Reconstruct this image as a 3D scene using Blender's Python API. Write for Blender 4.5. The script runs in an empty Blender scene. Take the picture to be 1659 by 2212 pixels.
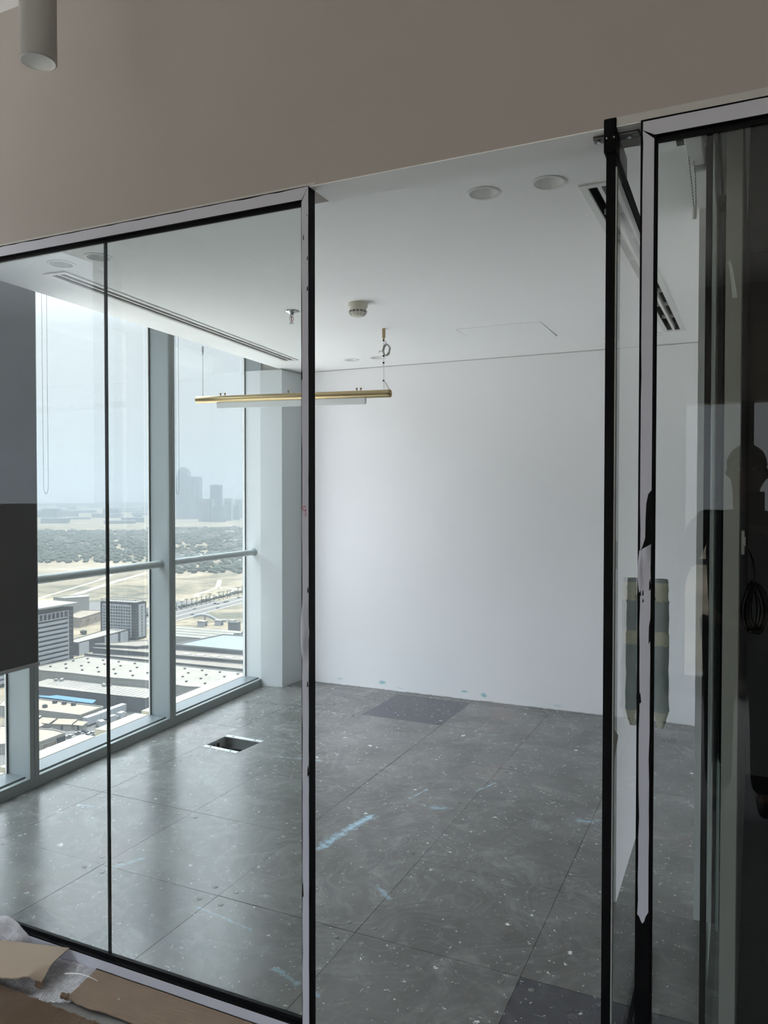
import bpy, bmesh, math, random
from mathutils import Vector, Matrix, Euler
from mathutils.geometry import tessellate_polygon
from mathutils import noise as mnoise
R = math.radians
rnd = random.Random(7)
S = bpy.context.scene
COL = S.collection

# ------------------------------------------------------------ camera
cam_d = bpy.data.cameras.new('camera')
cam = bpy.data.objects.new('camera', cam_d); COL.objects.link(cam)
cam.location = (1.2309, -2.4135, 1.5554)
YAW, PITCH, ROLL = -0.434036, -0.0198173, 0.00076
_f = Vector((math.sin(YAW)*math.cos(PITCH), math.cos(YAW)*math.cos(PITCH), math.sin(PITCH)))
_r = Vector((math.cos(YAW), -math.sin(YAW), 0)); _u = _r.cross(_f)
_r2 = math.cos(ROLL)*_r + math.sin(ROLL)*_u; _u2 = -math.sin(ROLL)*_r + math.cos(ROLL)*_u
cam.rotation_euler = Matrix((_r2, _u2, -_f)).transposed().to_euler()
cam_d.sensor_fit = 'VERTICAL'; cam_d.sensor_height = 36.0
cam_d.lens = 1656.15 / 2212 * 36.0
cam_d.clip_start = 0.02; cam_d.clip_end = 40000
S.camera = cam

# ------------------------------------------------------------ sky, sun, exposure
def new_world():
    w = bpy.data.worlds.new('hazy_sky'); S.world = w; w.use_nodes = True
    nt = w.node_tree; nt.nodes.clear()
    out = nt.nodes.new('ShaderNodeOutputWorld'); bg = nt.nodes.new('ShaderNodeBackground')
    tc = nt.nodes.new('ShaderNodeTexCoord'); sx = nt.nodes.new('ShaderNodeSeparateXYZ')
    ramp = nt.nodes.new('ShaderNodeValToRGB')
    nt.links.new(tc.outputs['Generated'], sx.inputs[0])
    nt.links.new(sx.outputs['Z'], ramp.inputs[0])
    # bright hazy sky: steepened above the view to a bright zenith that lights the room
    cr = ramp.color_ramp
    cr.elements[0].position = 0.0; cr.elements[0].color = (0.148, 0.157, 0.163, 1)
    cr.elements[1].position = 1.0; cr.elements[1].color = (1.90, 2.06, 2.20, 1)
    e = cr.elements.new(0.2); e.color = (0.166, 0.177, 0.184, 1)
    e = cr.elements.new(0.5); e.color = (1.02, 1.12, 1.20, 1)
    nt.links.new(ramp.outputs[0], bg.inputs[0]); bg.inputs[1].default_value = SKY
    nt.links.new(bg.outputs[0], out.inputs[0])
SKY = 2.2
HAZE = .00028
new_world()
sun_d = bpy.data.lights.new('sun', 'SUN'); sun = bpy.data.objects.new('sun', sun_d); COL.objects.link(sun)
sun_d.energy = 6.0; sun_d.angle = R(3.0); sun_d.color = (1, .94, .85)
sun.rotation_euler = Vector((-0.04, -0.46, -0.90)).to_track_quat('-Z', 'Y').to_euler()
sun.location = (-30, 60, 120)
def portal(name, loc, direction, w, h):
    d = bpy.data.lights.new(name, 'AREA'); d.shape = 'RECTANGLE'; d.size = w; d.size_y = h
    d.cycles.is_portal = True
    o = bpy.data.objects.new(name, d); COL.objects.link(o); o.location = loc
    o.rotation_euler = Vector(direction).to_track_quat('-Z', 'Z').to_euler()
portal('window_portal', (-2.60, 1.15, 1.56), (1, .063, 0), 3.8, 3.1)
portal('corridor_side_portal', (-2.35, -1.4, 1.56), (1, .063, 0), 1.9, 3.1)
portal('corridor_back_portal', (2.5, -5.42, 1.25), (0, 1, 0), 3.6, 2.4)
portal('corridor_wide_portal', (-.73, -5.42, 1.56), (0, 1, 0), 2.5, 3.1)
S.view_settings.view_transform = 'Standard'; S.view_settings.look = 'None'
S.view_settings.gamma = 1.0; S.view_settings.use_curve_mapping = False
S.view_settings.exposure = 1.57
cy = S.cycles
cy.max_bounces = 14; cy.diffuse_bounces = 8; cy.glossy_bounces = 6; cy.transmission_bounces = 8
cy.transparent_max_bounces = 40; cy.volume_bounces = 0
cy.caustics_reflective = False; cy.caustics_refractive = False
cy.use_denoising = True; cy.sample_clamp_indirect = 4.0

# ------------------------------------------------------------ materials
MATS = {}
def nodes(name):
    m = bpy.data.materials.new(name); m.use_nodes = True; nt = m.node_tree
    b = nt.nodes['Principled BSDF']
    return m, nt, b
def N(nt, typ, **kw):
    n = nt.nodes.new('ShaderNode' + typ)
    for k, v in kw.items(): setattr(n, k, v)
    return n
def setin(n, **kw):
    for k, v in kw.items(): n.inputs[k.replace('_', ' ')].default_value = v
def pm(name, col, rough=.6, metal=0., var=.06, scale=6., bump=0., coord='Object', spec=.5, rvar=0.):
    if name in MATS: return MATS[name]
    m, nt, b = nodes(name)
    tc = N(nt, 'TexCoord'); nz = N(nt, 'TexNoise'); setin(nz, Scale=scale, Detail=5.0)
    nt.links.new(tc.outputs[coord], nz.inputs['Vector'])
    mx = N(nt, 'MixRGB'); c = col
    mx.inputs[1].default_value = (c[0]*(1-var), c[1]*(1-var), c[2]*(1-var), 1)
    mx.inputs[2].default_value = (min(1, c[0]*(1+var)), min(1, c[1]*(1+var)), min(1, c[2]*(1+var)), 1)
    nt.links.new(nz.outputs[0], mx.inputs[0]); nt.links.new(mx.outputs[0], b.inputs['Base Color'])
    b.inputs['Roughness'].default_value = rough; b.inputs['Metallic'].default_value = metal
    b.inputs['Specular IOR Level'].default_value = spec
    if rvar:
        mr = N(nt, 'MapRange'); mr.inputs[3].default_value = rough-rvar; mr.inputs[4].default_value = rough+rvar
        nt.links.new(nz.outputs[0], mr.inputs[0]); nt.links.new(mr.outputs[0], b.inputs['Roughness'])
    if bump:
        bp = N(nt, 'Bump'); bp.inputs['Strength'].default_value = bump; bp.inputs['Distance'].default_value = .01
        nt.links.new(nz.outputs[0], bp.inputs['Height']); nt.links.new(bp.outputs[0], b.inputs['Normal'])
    MATS[name] = m
    return m
def glass(name, tint, dirt=0., dscale=3., refl=1.0):
    if name in MATS: return MATS[name]
    m = bpy.data.materials.new(name); m.use_nodes = True; nt = m.node_tree; nt.nodes.clear()
    out = N(nt, 'OutputMaterial')
    tr = N(nt, 'BsdfTransparent'); tr0 = N(nt, 'BsdfTransparent'); gl = N(nt, 'BsdfGlossy')
    tr.inputs[0].default_value = (*tint, 1); gl.inputs['Roughness'].default_value = 0.0
    fr = N(nt, 'Fresnel'); fr.inputs['IOR'].default_value = 1.52
    # two faces of one sheet: R2 = 2R/(1+R); the far face of the box passes light on
    a = N(nt, 'Math', operation='ADD'); a.inputs[1].default_value = 1.0
    nt.links.new(fr.outputs[0], a.inputs[0])
    d = N(nt, 'Math', operation='DIVIDE'); nt.links.new(fr.outputs[0], d.inputs[0]); nt.links.new(a.outputs[0], d.inputs[1])
    k = N(nt, 'Math', operation='MULTIPLY'); k.inputs[1].default_value = 2.0*refl; nt.links.new(d.outputs[0], k.inputs[0])
    mg = N(nt, 'MixShader'); nt.links.new(k.outputs[0], mg.inputs[0])
    src = tr.outputs[0]
    if dirt:
        df = N(nt, 'BsdfTranslucent'); df.inputs[0].default_value = (.9, .92, .92, 1)
        df2 = N(nt, 'BsdfDiffuse'); df2.inputs[0].default_value = (.8, .82, .82, 1)
        dm = N(nt, 'MixShader'); dm.inputs[0].default_value = .3
        nt.links.new(df.outputs[0], dm.inputs[1]); nt.links.new(df2.outputs[0], dm.inputs[2])
        tc = N(nt, 'TexCoord'); mp = N(nt, 'Mapping'); mp.inputs['Scale'].default_value = (1, 1, .45)
        nz = N(nt, 'TexNoise'); setin(nz, Scale=dscale, Detail=6.0, Roughness=.62)
        nt.links.new(tc.outputs['Object'], mp.inputs[0]); nt.links.new(mp.outputs[0], nz.inputs['Vector'])
        mr = N(nt, 'MapRange'); mr.inputs[1].default_value = .42; mr.inputs[2].default_value = .8
        mr.inputs[3].default_value = dirt*.35; mr.inputs[4].default_value = dirt*2.2
        nt.links.new(nz.outputs[0], mr.inputs[0])
        ds = N(nt, 'MixShader'); nt.links.new(mr.outputs[0], ds.inputs[0])
        nt.links.new(tr.outputs[0], ds.inputs[1]); nt.links.new(dm.outputs[0], ds.inputs[2]); src = ds.outputs[0]
    nt.links.new(src, mg.inputs[1]); nt.links.new(gl.outputs[0], mg.inputs[2])
    ge = N(nt, 'NewGeometry'); mb_ = N(nt, 'MixShader')
    nt.links.new(ge.outputs['Backfacing'], mb_.inputs[0]); nt.links.new(mg.outputs[0], mb_.inputs[1]); nt.links.new(tr0.outputs[0], mb_.inputs[2])
    nt.links.new(mb_.outputs[0], out.inputs[0])
    MATS[name] = m
    return m

# ------------------------------------------------------------ mesh helpers
class MB:
    def __init__(s, xf=None): s.v = []; s.f = []; s.xf = xf
    def pt(s, p):
        p = Vector(p)
        return tuple(s.xf(p)) if s.xf else tuple(p)
    def add(s, vs, fs):
        n = len(s.v); s.v += [s.pt(p) for p in vs]; s.f += [tuple(n+i for i in f) for f in fs]; return s
    def box(s, x0, x1, y0, y1, z0, z1):
        return s.add([(x0,y0,z0),(x1,y0,z0),(x1,y1,z0),(x0,y1,z0),(x0,y0,z1),(x1,y0,z1),(x1,y1,z1),(x0,y1,z1)],
                     [(0,3,2,1),(4,5,6,7),(0,1,5,4),(1,2,6,5),(2,3,7,6),(3,0,4,7)])
    def prism(s, poly, z0, z1):
        a = sum(poly[i][0]*poly[(i+1)%len(poly)][1]-poly[(i+1)%len(poly)][0]*poly[i][1] for i in range(len(poly)))
        if a < 0: poly = poly[::-1]
        n = len(poly)
        return s.add([(p[0],p[1],z0) for p in poly]+[(p[0],p[1],z1) for p in poly],
                     [tuple(range(n-1,-1,-1)), tuple(range(n,2*n))]+[(i,(i+1)%n,n+(i+1)%n,n+i) for i in range(n)])
    def lathe(s, prof, c=(0,0,0), n=20, M=None):      # prof: (r, z) list, axis z
        vs = []; fs = []; c = Vector(c)
        for r, z in prof:
            for k in range(n):
                p = Vector((r*math.cos(2*PI*k/n), r*math.sin(2*PI*k/n), z))
                vs.append((M @ p if M else p) + c)
        for j in range(len(prof)-1):
            for k in range(n):
                fs.append((j*n+k, j*n+(k+1)%n, (j+1)*n+(k+1)%n, (j+1)*n+k))
        return s.add(vs, fs)
    def cyl(s, a, b, r, n=12, r2=None):
        a = Vector(a); b = Vector(b); d = b-a; L = d.length
        M = d.to_track_quat('Z', 'Y').to_matrix()
        r2 = r if r2 is None else r2
        return s.lathe([(0,0),(r,0),(r2,L),(0,L)], a, n, M)
    def tube(s, pts, r, n=8, closed=False):
        pts = [Vector(p) for p in pts]; vs = []; fs = []; m = len(pts)
        up = Vector((0,0,1))
        for i, p in enumerate(pts):
            t = (pts[(i+1)%m] if (closed or i < m-1) else p) - (pts[i-1] if (closed or i > 0) else p)
            t.normalize()
            if abs(t.dot(up)) > .95: up = Vector((1,0,0)) if abs(t.x) < .9 else Vector((0,1,0))
            x = t.cross(up).normalized(); y = x.cross(t); up = y
            rr = r[i] if isinstance(r, (list, tuple)) else r
            vs += [p + rr*(math.cos(2*PI*k/n)*x + math.sin(2*PI*k/n)*y) for k in range(n)]
        for i in range(m if closed else m-1):
            for k in range(n):
                j = (i+1) % m
                fs.append((i*n+k, i*n+(k+1)%n, j*n+(k+1)%n, j*n+k))
        if not closed: fs += [tuple(range(n-1,-1,-1)), tuple(range((m-1)*n, m*n))]
        return s.add(vs, fs)
    def holed(s, outer, holes, z, up=True):
        loops = [[Vector((p[0],p[1],0)) for p in outer]] + [[Vector((p[0],p[1],0)) for p in h] for h in holes]
        flat = [p for l in loops for p in l]
        fs = []
        for t in tessellate_polygon(loops):
            a,b,c = [flat[i] for i in t]
            cr = (b-a).cross(c-a).z
            if abs(cr) < 1e-12: continue
            fs.append(t if (cr > 0) == up else t[::-1])
        return s.add([(p.x,p.y,z) for p in flat], fs)
    def wall_loop(s, loop, z0, z1):
        n = len(loop)
        return s.add([(p[0],p[1],z0) for p in loop]+[(p[0],p[1],z1) for p in loop], [(i,(i+1)%n,n+(i+1)%n,n+i) for i in range(n)])
    def grid(s, nx, ny, fn):
        vs = [fn(i/nx, j/ny) for j in range(ny+1) for i in range(nx+1)]
        return s.add(vs, [(j*(nx+1)+i, j*(nx+1)+i+1, (j+1)*(nx+1)+i+1, (j+1)*(nx+1)+i) for j in range(ny) for i in range(nx)])
PI = math.pi
BASE = {}
def mesh(name, mb, m, smooth=False):
    me = bpy.data.meshes.new(name); me.from_pydata(mb.v, [], mb.f); me.validate()
    if m: me.materials.append(m)
    if smooth:
        me.polygons.foreach_set('use_smooth', [True]*len(me.polygons))
    me.update()
    return me
def obj(name, mb, m, parent=None, smooth=False, bevel=0., loc=None):
    me = mb if isinstance(mb, bpy.types.Mesh) else mesh(name, mb, m, smooth)
    o = bpy.data.objects.new(name, me); COL.objects.link(o)
    if loc is not None: o.location = loc
    if parent is not None:
        o.parent = parent
        if loc is None: o.matrix_parent_inverse = BASE.get(parent.name, Matrix()).inverted()
    BASE[o.name] = BASE.get(parent.name, Matrix()) if (parent is not None and loc is not None) else Matrix()
    if loc is not None: BASE[o.name] = Matrix.Translation(loc) if parent is None else BASE[parent.name] @ Matrix.Translation(loc)
    if bevel:
        b = o.modifiers.new('bevel', 'BEVEL'); b.width = bevel; b.segments = 2; b.limit_method = 'ANGLE'
    if smooth:
        w = o.modifiers.new('smooth_edges', 'EDGE_SPLIT'); w.split_angle = R(40)
    return o
def tag(o, label=None, cat=None, group=None, kind=None):
    if label: o['label'] = label
    if cat: o['category'] = cat
    if group: o['group'] = group
    if kind: o['kind'] = kind
    return o
def thing(name, label, cat, loc=(0,0,0), group=None, kind=None):
    o = bpy.data.objects.new(name, None); COL.objects.link(o); o.location = loc; o.empty_display_size = .1
    BASE[o.name] = Matrix.Translation(loc)
    return tag(o, label, cat, group, kind)
def struct(name, mb, m, **kw):
    o = obj(name, mb, m, **kw); o['kind'] = 'structure'; return o
def dup(root, loc, label=None, rz=None, scale=None):
    r = root.copy(); COL.objects.link(r); r.location = loc
    if label: r['label'] = label
    if rz is not None: r.rotation_euler.z = rz
    if scale: r.scale = scale
    for ch in list(root.children):
        c = ch.copy(); COL.objects.link(c); c.parent = r
        for g in list(ch.children):
            d = g.copy(); COL.objects.link(d); d.parent = c
    return r

# window plane: s runs along it, o into the room
TH = math.atan(0.0629)
TW = Vector((-math.sin(TH), math.cos(TH), 0)); NW = Vector((TW.y, -TW.x, 0)); OW = Vector((-2.158+.0629*.269, 0, 0))
def wv(p): return OW + p.x*TW + p.y*NW + Vector((0,0,p.z))
def WB(): return MB(lambda p: wv(p))

# ------------------------------------------------------------ common materials
def paint(name, col, rough=.75):
    return pm(name, col, rough, var=.02, scale=2.2, bump=.04)
m_wall = paint('white_wall_paint', (.91,.91,.92))
m_ceil = paint('white_ceiling_paint', (.95,.95,.95))
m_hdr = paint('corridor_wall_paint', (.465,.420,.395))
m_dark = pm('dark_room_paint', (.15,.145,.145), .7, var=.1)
m_plast = pm('grey_plaster', (.45,.45,.42), .8, var=.06, bump=.1)
m_black = pm('black_anodised_frame', (.003,.003,.0035), .55, var=.2, scale=20, spec=.12)
m_gask = pm('black_gasket', (.004,.004,.005), .6, var=.2, spec=.2)
m_film = pm('white_protective_film', (.62,.62,.70), .38, var=.03, scale=9, bump=.08)
m_alu = pm('pale_grey_aluminium', (.29,.325,.345), .45, var=.03, scale=4, metal=0.0)
m_alud = pm('grey_aluminium_front', (.27,.30,.305), .45, var=.04, scale=4)
m_dustglass = glass('window_glass', (.955,.97,.98), dirt=.014, dscale=2.4)
m_pane = glass('partition_glass', (.805,.838,.825), dirt=.0)
m_pane2 = glass('door_glass', (.945,.968,.960))
m_joint = pm('dark_silicone', (.02,.03,.03), .4, var=.1)
m_white = pm('white_plastic', (.80,.80,.78), .45, var=.03)
m_slot = pm('black_slot', (.008,.009,.01), .7, var=.1)
m_steel = pm('brushed_steel', (.55,.55,.56), .3, metal=1., var=.1, scale=30)

# ------------------------------------------------------------ floor material
def floor_mat(name, base, tint_dark=False):
    m, nt, b = nodes(name)
    ge = N(nt, 'NewGeometry'); pos = ge.outputs['Position']
    L = nt.links.new
    oi = N(nt, 'ObjectInfo')
    n1 = N(nt, 'TexNoise'); setin(n1, Scale=1.7, Detail=7.0, Roughness=.62, Distortion=.6); L(pos, n1.inputs['Vector'])
    cr = N(nt, 'ValToRGB'); L(n1.outputs[0], cr.inputs[0])
    d = .66 if not tint_dark else .85
    cr.color_ramp.elements[0].position = .3; cr.color_ramp.elements[0].color = (base[0]*d, base[1]*d, base[2]*d*.97, 1)
    cr.color_ramp.elements[1].position = .72; cr.color_ramp.elements[1].color = (base[0]*1.42, base[1]*1.42, base[2]*1.40, 1)
    # tile to tile difference
    hv = N(nt, 'HueSaturation'); mr = N(nt, 'MapRange'); mr.inputs[3].default_value = .88; mr.inputs[4].default_value = 1.12
    L(oi.outputs['Random'], mr.inputs[0]); L(mr.outputs[0], hv.inputs['Value']); L(cr.outputs[0], hv.inputs['Color'])
    col = hv.outputs[0]
    def over(c, fac, rgb, amt=1.0):
        mx = N(nt, 'MixRGB'); mu = N(nt, 'Math', operation='MULTIPLY'); mu.inputs[1].default_value = amt
        L(fac, mu.inputs[0]); L(mu.outputs[0], mx.inputs[0]); L(c, mx.inputs[1]); mx.inputs[2].default_value = (*rgb, 1)
        return mx.outputs[0]
    def ramp(v, a, bb):
        r = N(nt, 'MapRange'); r.inputs[1].default_value = a; r.inputs[2].default_value = bb; r.clamp = True; L(v, r.inputs[0]); return r.outputs[0]
    def mul(a_, b_):
        q = N(nt, 'Math', operation='MULTIPLY'); L(a_, q.inputs[0]); L(b_, q.inputs[1]); return q.outputs[0]
    # trowel swirls
    if not tint_dark:
        for cx, cy_, sc in ((-1.15, 1.6, 5.5), (-.1, .55, 7.0), (-1.9, 2.4, 6.0)):
            wp = N(nt, 'TexNoise'); setin(wp, Scale=1.5, Detail=2.0); L(pos, wp.inputs['Vector']); ws = N(nt, 'VectorMath', operation='MULTIPLY_ADD'); L(wp.outputs[1], ws.inputs[0]); ws.inputs[1].default_value = (1.5,1.5,0); L(pos, ws.inputs[2])
            mp = N(nt, 'Mapping'); mp.inputs['Location'].default_value = (-cx-.75, -cy_-.75, 0); L(ws.outputs[0], mp.inputs[0])
            ln = N(nt, 'VectorMath', operation='LENGTH'); L(mp.outputs[0], ln.inputs[0])
            sx = N(nt, 'SeparateXYZ'); L(mp.outputs[0], sx.inputs[0]); at = N(nt, 'Math', operation='ARCTAN2'); L(sx.outputs[1], at.inputs[0]); L(sx.outputs[0], at.inputs[1])
            mr_ = N(nt, 'Math', operation='MULTIPLY'); mr_.inputs[1].default_value = sc*4.5; L(ln.outputs['Value'], mr_.inputs[0])
            ma_ = N(nt, 'Math', operation='MULTIPLY'); ma_.inputs[1].default_value = 1.3; L(at.outputs[0], ma_.inputs[0])
            cx_ = N(nt, 'CombineXYZ'); L(mr_.outputs[0], cx_.inputs[0]); L(ma_.outputs[0], cx_.inputs[1])
            wn = N(nt, 'TexNoise'); setin(wn, Scale=1.0, Detail=3.0, Roughness=.6, Distortion=.5); L(cx_.outputs[0], wn.inputs['Vector'])
            col = over(col, mul(ramp(wn.outputs[0], .50, .72), ramp(ln.outputs['Value'], 1.35, .35)), (.40,.40,.40), .20)
            col = over(col, mul(ramp(wn.outputs[0], .44, .30), ramp(ln.outputs['Value'], 1.35, .35)), (.07,.07,.07), .20)
    # trodden-in dust and dark scuffs
    for sc_, lo_, hi_, rgb_, am_ in ((4.2,.52,.70,(.34,.34,.335),.42),(9.5,.56,.72,(.32,.32,.315),.36),(6.3,.42,.28,(.055,.055,.058),.5)):
        nd_ = N(nt, 'TexNoise'); setin(nd_, Scale=sc_, Detail=8.0, Roughness=.72, Distortion=1.2); L(pos, nd_.inputs['Vector'])
        col = over(col, ramp(nd_.outputs[0], lo_, hi_), rgb_, am_ if not tint_dark else am_*.2)
    # scratches
    n2 = N(nt, 'TexNoise'); setin(n2, Scale=9.0, Detail=2.0); mp = N(nt, 'Mapping'); mp.inputs['Rotation'].default_value = (0,0,.9); mp.inputs['Scale'].default_value = (1,14,1)
    L(pos, mp.inputs[0]); L(mp.outputs[0], n2.inputs['Vector'])
    col = over(col, ramp(n2.outputs[0], .70, .78), (.5,.5,.5), .35)
    # paint specks in three sizes, clustered
    nm = N(nt, 'TexNoise'); setin(nm, Scale=2.2, Detail=2.0); L(pos, nm.inputs['Vector'])
    for sc, rr, th, amt in ((4., .052, .30, .95), (8., .070, .30, .95), (17., .10, .30, .9), (34., .14, .40, .8)):
        v = N(nt, 'TexVoronoi'); setin(v, Scale=sc); nd = N(nt, 'TexNoise'); setin(nd, Scale=60.); L(pos, nd.inputs['Vector'])
        mx = N(nt, 'MixRGB', blend_type='LINEAR_LIGHT'); mx.inputs[0].default_value = .025; L(pos, mx.inputs[1]); L(nd.outputs[1], mx.inputs[2]); L(mx.outputs[0], v.inputs['Vector'])
        sp = N(nt, 'SeparateColor'); L(v.outputs['Color'], sp.inputs[0])
        f = mul(ramp(v.outputs['Distance'], rr, rr*.6), mul(ramp(sp.outputs[0], th, th+.01), ramp(nm.outputs[0], .30, .46)))
        col = over(col, f, (.80,.81,.80), amt)
    # blue chalk smears
    segs = [((-.447,.527),(-.383,.928),.05,.8),((-.298,1.202),(-.262,1.36),.012,.7),((-.136,1.147),(-.10,1.16),.07,.35),
            ((-.017,1.45),(.044,1.601),.010,.7),((-1.15,-.02),(-1.08,.12),.03,.5),((-.62,-.1),(-.35,-.14),.012,.5),((-1.78,.42),(-1.70,.44),.02,.4),
            ((-.06,.32),(0.02,.26),.03,.4),((.55,1.3),(.62,1.32),.05,.35),((-1.3,1.45),(-1.0,1.5),.02,.35),((-.14,-.3),(-.04,-.33),.02,.5),((.0,-.33),(.05,-.36),.02,.4)]
    nb = N(nt, 'TexNoise'); setin(nb, Scale=26., Detail=6., Roughness=.7); mpb = N(nt, 'Mapping'); mpb.inputs['Rotation'].default_value = (0,0,.3); L(pos, mpb.inputs[0]); L(mpb.outputs[0], nb.inputs['Vector'])
    for A, B, w, amt in segs:
        A = Vector((*A,0)); B = Vector((*B,0)); D = (B-A)
        s1 = N(nt, 'VectorMath', operation='SUBTRACT'); L(pos, s1.inputs[0]); s1.inputs[1].default_value = A
        dt = N(nt, 'VectorMath', operation='DOT_PRODUCT'); L(s1.outputs[0], dt.inputs[0]); dt.inputs[1].default_value = D/D.length_squared
        cl = N(nt, 'Clamp'); L(dt.outputs['Value'], cl.inputs[0])
        sc_ = N(nt, 'VectorMath', operation='SCALE'); sc_.inputs[0].default_value = D; L(cl.outputs[0], sc_.inputs['Scale'])
        s2 = N(nt, 'VectorMath', operation='DISTANCE'); L(s1.outputs[0], s2.inputs[0]); L(sc_.outputs[0], s2.inputs[1])
        g = ramp(s2.outputs['Value'], w, 0)
        ad = N(nt, 'Math', operation='MULTIPLY_ADD'); L(g, ad.inputs[0]); ad.inputs[1].default_value = .30; L(nb.outputs[0], ad.inputs[2])
        col = over(col, mul(ramp(ad.outputs[0], .62, .84), ramp(g, 0, .35)), (.42,.64,.78), amt)
    # rust-red drips
    n3 = N(nt, 'TexNoise'); setin(n3, Scale=1.1, Detail=4.0); mp3 = N(nt, 'Mapping'); mp3.inputs['Location'].default_value = (3.3,1.2,0); L(pos, mp3.inputs[0]); L(mp3.outputs[0], n3.inputs['Vector'])
    col = over(col, ramp(n3.outputs[0], .62, .72), (.24,.17,.16), .5)
    L(col, b.inputs['Base Color'])
    rr_ = N(nt, 'MapRange'); rr_.inputs[3].default_value = .15; rr_.inputs[4].default_value = .34; L(n1.outputs[0], rr_.inputs[0]); L(rr_.outputs[0], b.inputs['Roughness'])
    b.inputs['Specular IOR Level'].default_value = .6
    bp = N(nt, 'Bump'); bp.inputs['Strength'].default_value = .10; bp.inputs['Distance'].default_value = .01
    nh = N(nt, 'TexNoise'); setin(nh, Scale=14., Detail=6.); L(pos, nh.inputs['Vector']); L(nh.outputs[0], bp.inputs['Height']); L(bp.outputs[0], b.inputs['Normal'])
    return m
m_tile = floor_mat('scuffed_grey_floor_panel', (.128,.128,.124))
m_tile_dark = floor_mat('clean_dark_floor_panel', (.040,.041,.054), True)

# ------------------------------------------------------------ room shell
floor = struct('floor', MB().box(-2.6,4.6,-5.6,3.4,-.20,-.135), pm('dark_screed', (.05,.05,.05), .9))
XS = [-2.4,-1.8,-1.2,-.6,0,.6,1.2]; YS = [-.483,0,.6,1.206,1.83,2.46,3.075,3.2]
m_screw = pm('dull_screw_head', (.20,.20,.19), .45, metal=.6, var=.3)
screw = mesh('screw', MB().lathe([(0,.0012),(.009,.0012),(.011,0),(.011,-.004)], n=8), m_screw)
rim = mesh('screw_hole', MB().lathe([(0,.0016),(.004,.0016)], n=6), m_slot)
HOLE = [(-1.79,1.42),(-1.525,1.40),(-1.505,1.665),(-1.785,1.67)]
OUTL = 0
for i in range(6):
    for j in range(7):
        x0, x1, y0, y1 = XS[i], XS[i+1], YS[j], YS[j+1]
        g = .0008
        dark = (i, j) in ((3, 5), (5, 0))
        if i == 2 and j == 5: dark = True
        if i == 3 and j == 5: dark = False
        h = rnd.uniform(-.0006, .0006)
        if (i, j) == (1, 3) or (i, j) == (1, 2): pass
        mbx = MB()
        if i == 1 and j == 3:   # the panel with the open floor box (x -1.8..-1.2, y 1.206..1.83)
            out = [(x0+g,y0+g),(x1-g,y0+g),(x1-g,y1-g),(x0+g,y1-g)]
            mbx.holed(out, [HOLE], h); mbx.wall_loop(out, h-.03, h); mbx.wall_loop(HOLE[::-1], h-.03, h); mbx.holed(out, [HOLE], h-.03, False)
        else:
            mbx.box(x0+g, x1-g, y0+g, y1-g, h-.03, h)
        t = obj('floor_panel', mbx, m_tile_dark if dark else m_tile, floor)
        if i in (0,) or j == 6: continue
        for (a, c) in ((x0+.05,y0+.05),(x1-.05,y0+.05),(x1-.05,y1-.05),(x0+.05,y1-.05)):
            if (i == 5 and a > 1.15) or c < -.4: continue
            if i == 1 and a < -1.7 and j == 3 and c > 1.5: continue
            sc = obj('screw', screw, None, t, loc=(a, c, h))
# left strip of floor under the slanted window line is covered by the panels; corridor floor
struct('floor_corridor', MB().box(-2.4,4.5,-5.5,-.526,-.06,-.030), pm('corridor_screed', (.22,.21,.20), .7, var=.15, bump=.2))
obj('floor_next_room', MB().box(1.2,4.5,-.6,3.4,-.03,-.001), pm('dark_carpet', (.02,.02,.022), .9, var=.3, scale=40, bump=.3))['kind'] = 'structure'

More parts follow.
